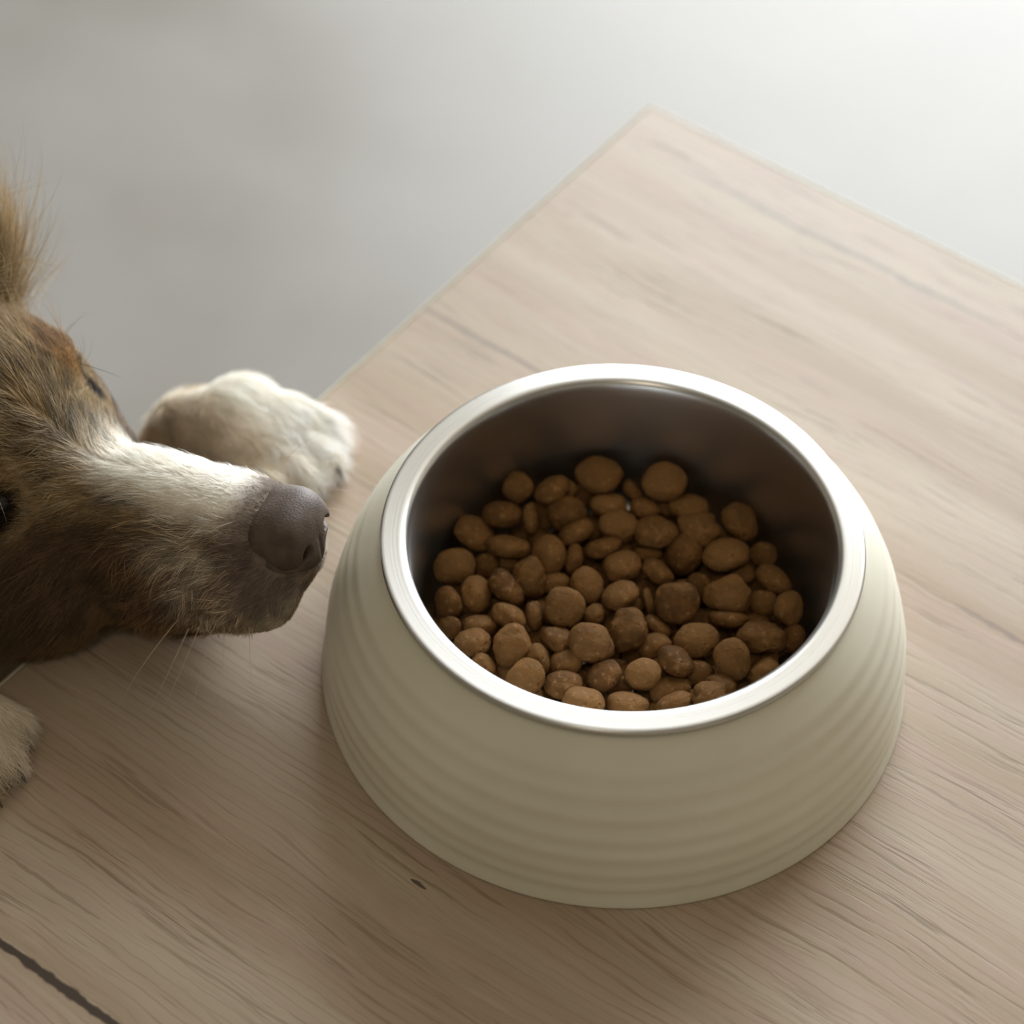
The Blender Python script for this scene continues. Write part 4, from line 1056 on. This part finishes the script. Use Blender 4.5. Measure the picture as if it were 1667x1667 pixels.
# ---- nose
nf = Field((-2.6, -1.8, -2.1), (.5, 1.8, 1.5), .045)
def sq(P, c, r, e):
    q = (np.abs((P - np.array(c)) / np.array(r)) ** e).sum(-1) ** (1 / e)
    return (q - 1) * min(r)
nf.add(lambda P: sq(P, (-1.10, 0, -.15), (1.10, 1.34, 1.08), 2.7), (-2.4, -1.6, -1.7), (.1, 1.6, 1.3), .15)
nf.add(lambda P: ell(P, (-.85, 0, -1.05), (.72, .62, .62)), (-1.8, -.9, -1.9), (0, .9, -.3), .35)
for s in (-1, 1):
    nf.add(lambda P: ell(P, (-.75, s * .82, -.28), (.62, .48, .52)), (-1.6, min(s * .2, s * 1.5), -1), (0, max(s * .2, s * 1.5), .5), .25)
    nf.add(lambda P: cap(P, (.10, s * .66, -.36), (-.60, s * .72, -.44), .235, .17), (-1.2, -1.6, -.8), (.4, 1.6, .4), .08, 'sub')
    ch = [(-.06, .70, -.42), (-.20, .92, -.58), (-.45, 1.12, -.62), (-.95, 1.30, -.54), (-1.45, 1.36, -.10)]
    for a, b in zip(ch[:-1], ch[1:]):
        nf.add(lambda P: cap(P, (a[0], s * a[1], a[2]), (b[0], s * b[1], b[2]), .13, .12), (-2, -1.8, -1.4), (.4, 1.8, .4), .07, 'sub')
nf.add(lambda P: cap(P, (.03, 0, -.35), (-.18, 0, -1.7), .06, .07), (-.5, -.3, -1.9), (.3, .3, 0), .08, 'sub')
NV, NQ = surface_nets(nf.F, nf.lo, nf.h)
nm = bpy.data.meshes.new('nose'); nm.from_pydata(h2w(NV).tolist(), [], NQ.tolist())
bm = bmesh.new(); bm.from_mesh(nm)
bmesh.ops.smooth_vert(bm, verts=bm.verts[:], factor=.5, use_axis_x=True, use_axis_y=True, use_axis_z=True)
bmesh.ops.smooth_vert(bm, verts=bm.verts[:], factor=.5, use_axis_x=True, use_axis_y=True, use_axis_z=True)
bmesh.ops.recalc_face_normals(bm, faces=bm.faces[:]); bm.to_mesh(nm); bm.free()
m = NT('liver_nose_skin')
vo = m.n('ShaderNodeTexVoronoi'); m.l(m.coords(), vo.inputs['Vector']); vo.inputs['Scale'].default_value = 1700
nz = m.noise(m.coords(), 160, 3, .5)
setb(m, m.mix(m.maprange(nz, .3, .7), (.066, .043, .032, 1), (.112, .080, .062, 1)), .58, 0, .38)
m.bump(vo.outputs['Distance'], .4, .0002)
no_ = obj('nose', nm, m.mat); adopt(no_)
no_['label'] = 'liver-brown nose leather with open nostrils'

# ---- eyes
m = NT('dog_eye')
tc = m.n('ShaderNodeTexCoord')
sp = m.n('ShaderNodeSeparateXYZ'); m.l(tc.outputs['Object'], sp.inputs[0])
rad = m.math('SQRT', m.math('ADD', m.math('POWER', sp.outputs[0], 2.0), m.math('POWER', sp.outputs[1], 2.0)))
iris = m.mix(m.maprange(rad, .0026, .0031), (.004, .004, .005, 1), (.030, .024, .020, 1))
iris = m.mix(m.maprange(rad, .0058, .0068), iris, (.02, .014, .012, 1))
setb(m, iris, .08, 0, .6)
LIDM = plain('dark_eyelid_skin', (.035, .022, .016), .6, nscale=900, nstr=.3)
for s in (-1, 1):
    ev, ef = ico(4)
    ev2 = ev * .0082
    cz = ev[:, 2] > .80
    ev2[cz] *= (1 + .10 * ((ev[cz, 2] - .80) / .2))[:, None]
    e = obj('eye', mesh('eye', ev2, ef), m.mat)
    c = Vector(h2w((-9.30, s * 2.02, 2.05))[0])
    dirw = Vector((np.array([.42, s * .88, .10]) @ HA.T).tolist()).normalized()
    e.parent = dog; e.matrix_parent_inverse = dog_inv
    zax = dirw; xax = Vector((HA[:, 0]).tolist()); xax = (xax - zax * xax.dot(zax)).normalized(); yax = zax.cross(xax)
    em = Matrix((xax, yax, zax)).transposed().to_4x4(); em.translation = c
    e.matrix_world = em
    # lids: a thin cap over the eyeball with an almond opening
    lv, lf = [], []
    nu, nr_ = 64, 10
    for layer, rr_ in ((0, .0088), (1, .0083)):
        for i in range(nu):
            a = 2 * PI * i / nu
            op = .80 * abs(math.cos(a)) ** 1.3 + .43 * abs(math.sin(a)) ** 1.3
            for j in range(nr_):
                q = j / (nr_ - 1)
                th = op + (1.75 - op) * q
                r_ = rr_ + (.00025 if layer == 0 and j < 2 else 0)
                lv.append((r_ * math.sin(th) * math.cos(a), r_ * math.sin(th) * math.sin(a), r_ * math.cos(th)))
    for layer in (0, 1):
        o_ = layer * nu * nr_
        for i in range(nu):
            k = (i + 1) % nu
            for j in range(nr_ - 1):
                f4 = (o_ + i * nr_ + j, o_ + i * nr_ + j + 1, o_ + k * nr_ + j + 1, o_ + k * nr_ + j)
                lf.append(f4 if layer == 0 else f4[::-1])
    for i in range(nu):
        k = (i + 1) % nu
        lf.append((i * nr_, k * nr_, nu * nr_ + k * nr_, nu * nr_ + i * nr_))
    ld = obj('eyelid', mesh('eyelid', lv, lf), LIDM)
    ld.parent = dog; ld.matrix_parent_inverse = dog_inv
    ld.matrix_world = em

# ---- claws
CLAW = plain('dark_claw', (.05, .04, .032), .35, nscale=900, nstr=.1)
for (tx, ty, tz) in TOES:
    n, m_ = 10, 9
    v, f = [], []
    for i in range(m_ + 1):
        q = i / m_
        cx = tx + .0045 + .0050 * q; czz = tz + .0005 - .0050 * q * q - .001 * q
        r = .0016 * (1 - q) ** .6 + .00015
        for j in range(n):
            a = 2 * PI * j / n
            v.append((cx + .3 * r * math.sin(a), ty + .8 * r * math.cos(a), max(czz + r * math.sin(a), .0008)))
    for i in range(m_):
        for j in range(n):
            k = (j + 1) % n
            f.append((i * n + j, i * n + k, (i + 1) * n + k, (i + 1) * n + j))
    f.append(tuple(range(n))[::-1]); f.append(tuple(m_ * n + j for j in range(n)))
    o = obj('claw', mesh('claw', t2w(v), f), CLAW); adopt(o)

# ---- whiskers
WH = plain('pale_whisker', (.78, .68, .52), .4, nscale=2000, nstr=.05)
def whisker(p0, p1, p2, r=.00011):
    pts = []
    for i in range(15):
        q = i / 14
        pts.append(np.array(p0) * (1 - q) ** 2 + 2 * np.array(p1) * q * (1 - q) + np.array(p2) * q * q)
    pts = h2w(np.array(pts))
    v, f = [], []
    for i, p in enumerate(pts):
        d = pts[min(i + 1, 14)] - pts[max(i - 1, 0)]; d /= np.linalg.norm(d)
        a = np.cross(d, (0.3, .2, 1)); a /= np.linalg.norm(a); b = np.cross(d, a)
        rr = r * (1.05 - i / 14)
        for j in range(5):
            t = 2 * PI * j / 5
            v.append(p + (a * math.cos(t) + b * math.sin(t)) * rr)
    for i in range(14):
        for j in range(5):
            k = (j + 1) % 5
            f.append((i * 5 + j, i * 5 + k, (i + 1) * 5 + k, (i + 1) * 5 + j))
    o = obj('whisker', mesh('whisker', v, f), WH); adopt(o)
for w in (((-4.6, -2.2, -2.6), (-5.7, -3.4, -3.6), (-6.3, -4.4, -4.6)), ((-4.3, -2.2, -2.9), (-5.0, -3.2, -4.2), (-5.4, -4.2, -4.9)), ((-3.9, -2.15, -2.8), (-4.4, -3.3, -3.9), (-4.9, -4.2, -4.8)),
          ((-3.5, -2.1, -2.9), (-3.8, -3.2, -4.0), (-3.9, -4.1, -4.9)), ((-3.0, -2.1, -2.7), (-2.9, -3.2, -3.9), (-2.7, -4.3, -4.7)), ((-2.2, -1.9, -2.6), (-2.0, -2.7, -3.3), (-1.8, -3.3, -3.9)),
          ((-2.4, 1.9, -1.2), (-1.2, 3.1, -1.1), (-.5, 3.1, -1.6)), ((-2.4, 1.9, -1.7), (-1.3, 2.9, -1.8), (-.8, 2.8, -2.3)), ((-2.2, 1.8, -2.2), (-1.3, 2.4, -2.5), (-.95, 2.4, -2.9)), ((-2.8, 1.9, -.6), (-2.4, 3.4, .4), (-.8, 4.3, .2)),
          ((-8.9, -2.9, 3.2), (-8.3, -3.2, 3.3), (-8.2, -3.5, 2.2))):
    whisker(*w)
for o in dog.children:
    pass
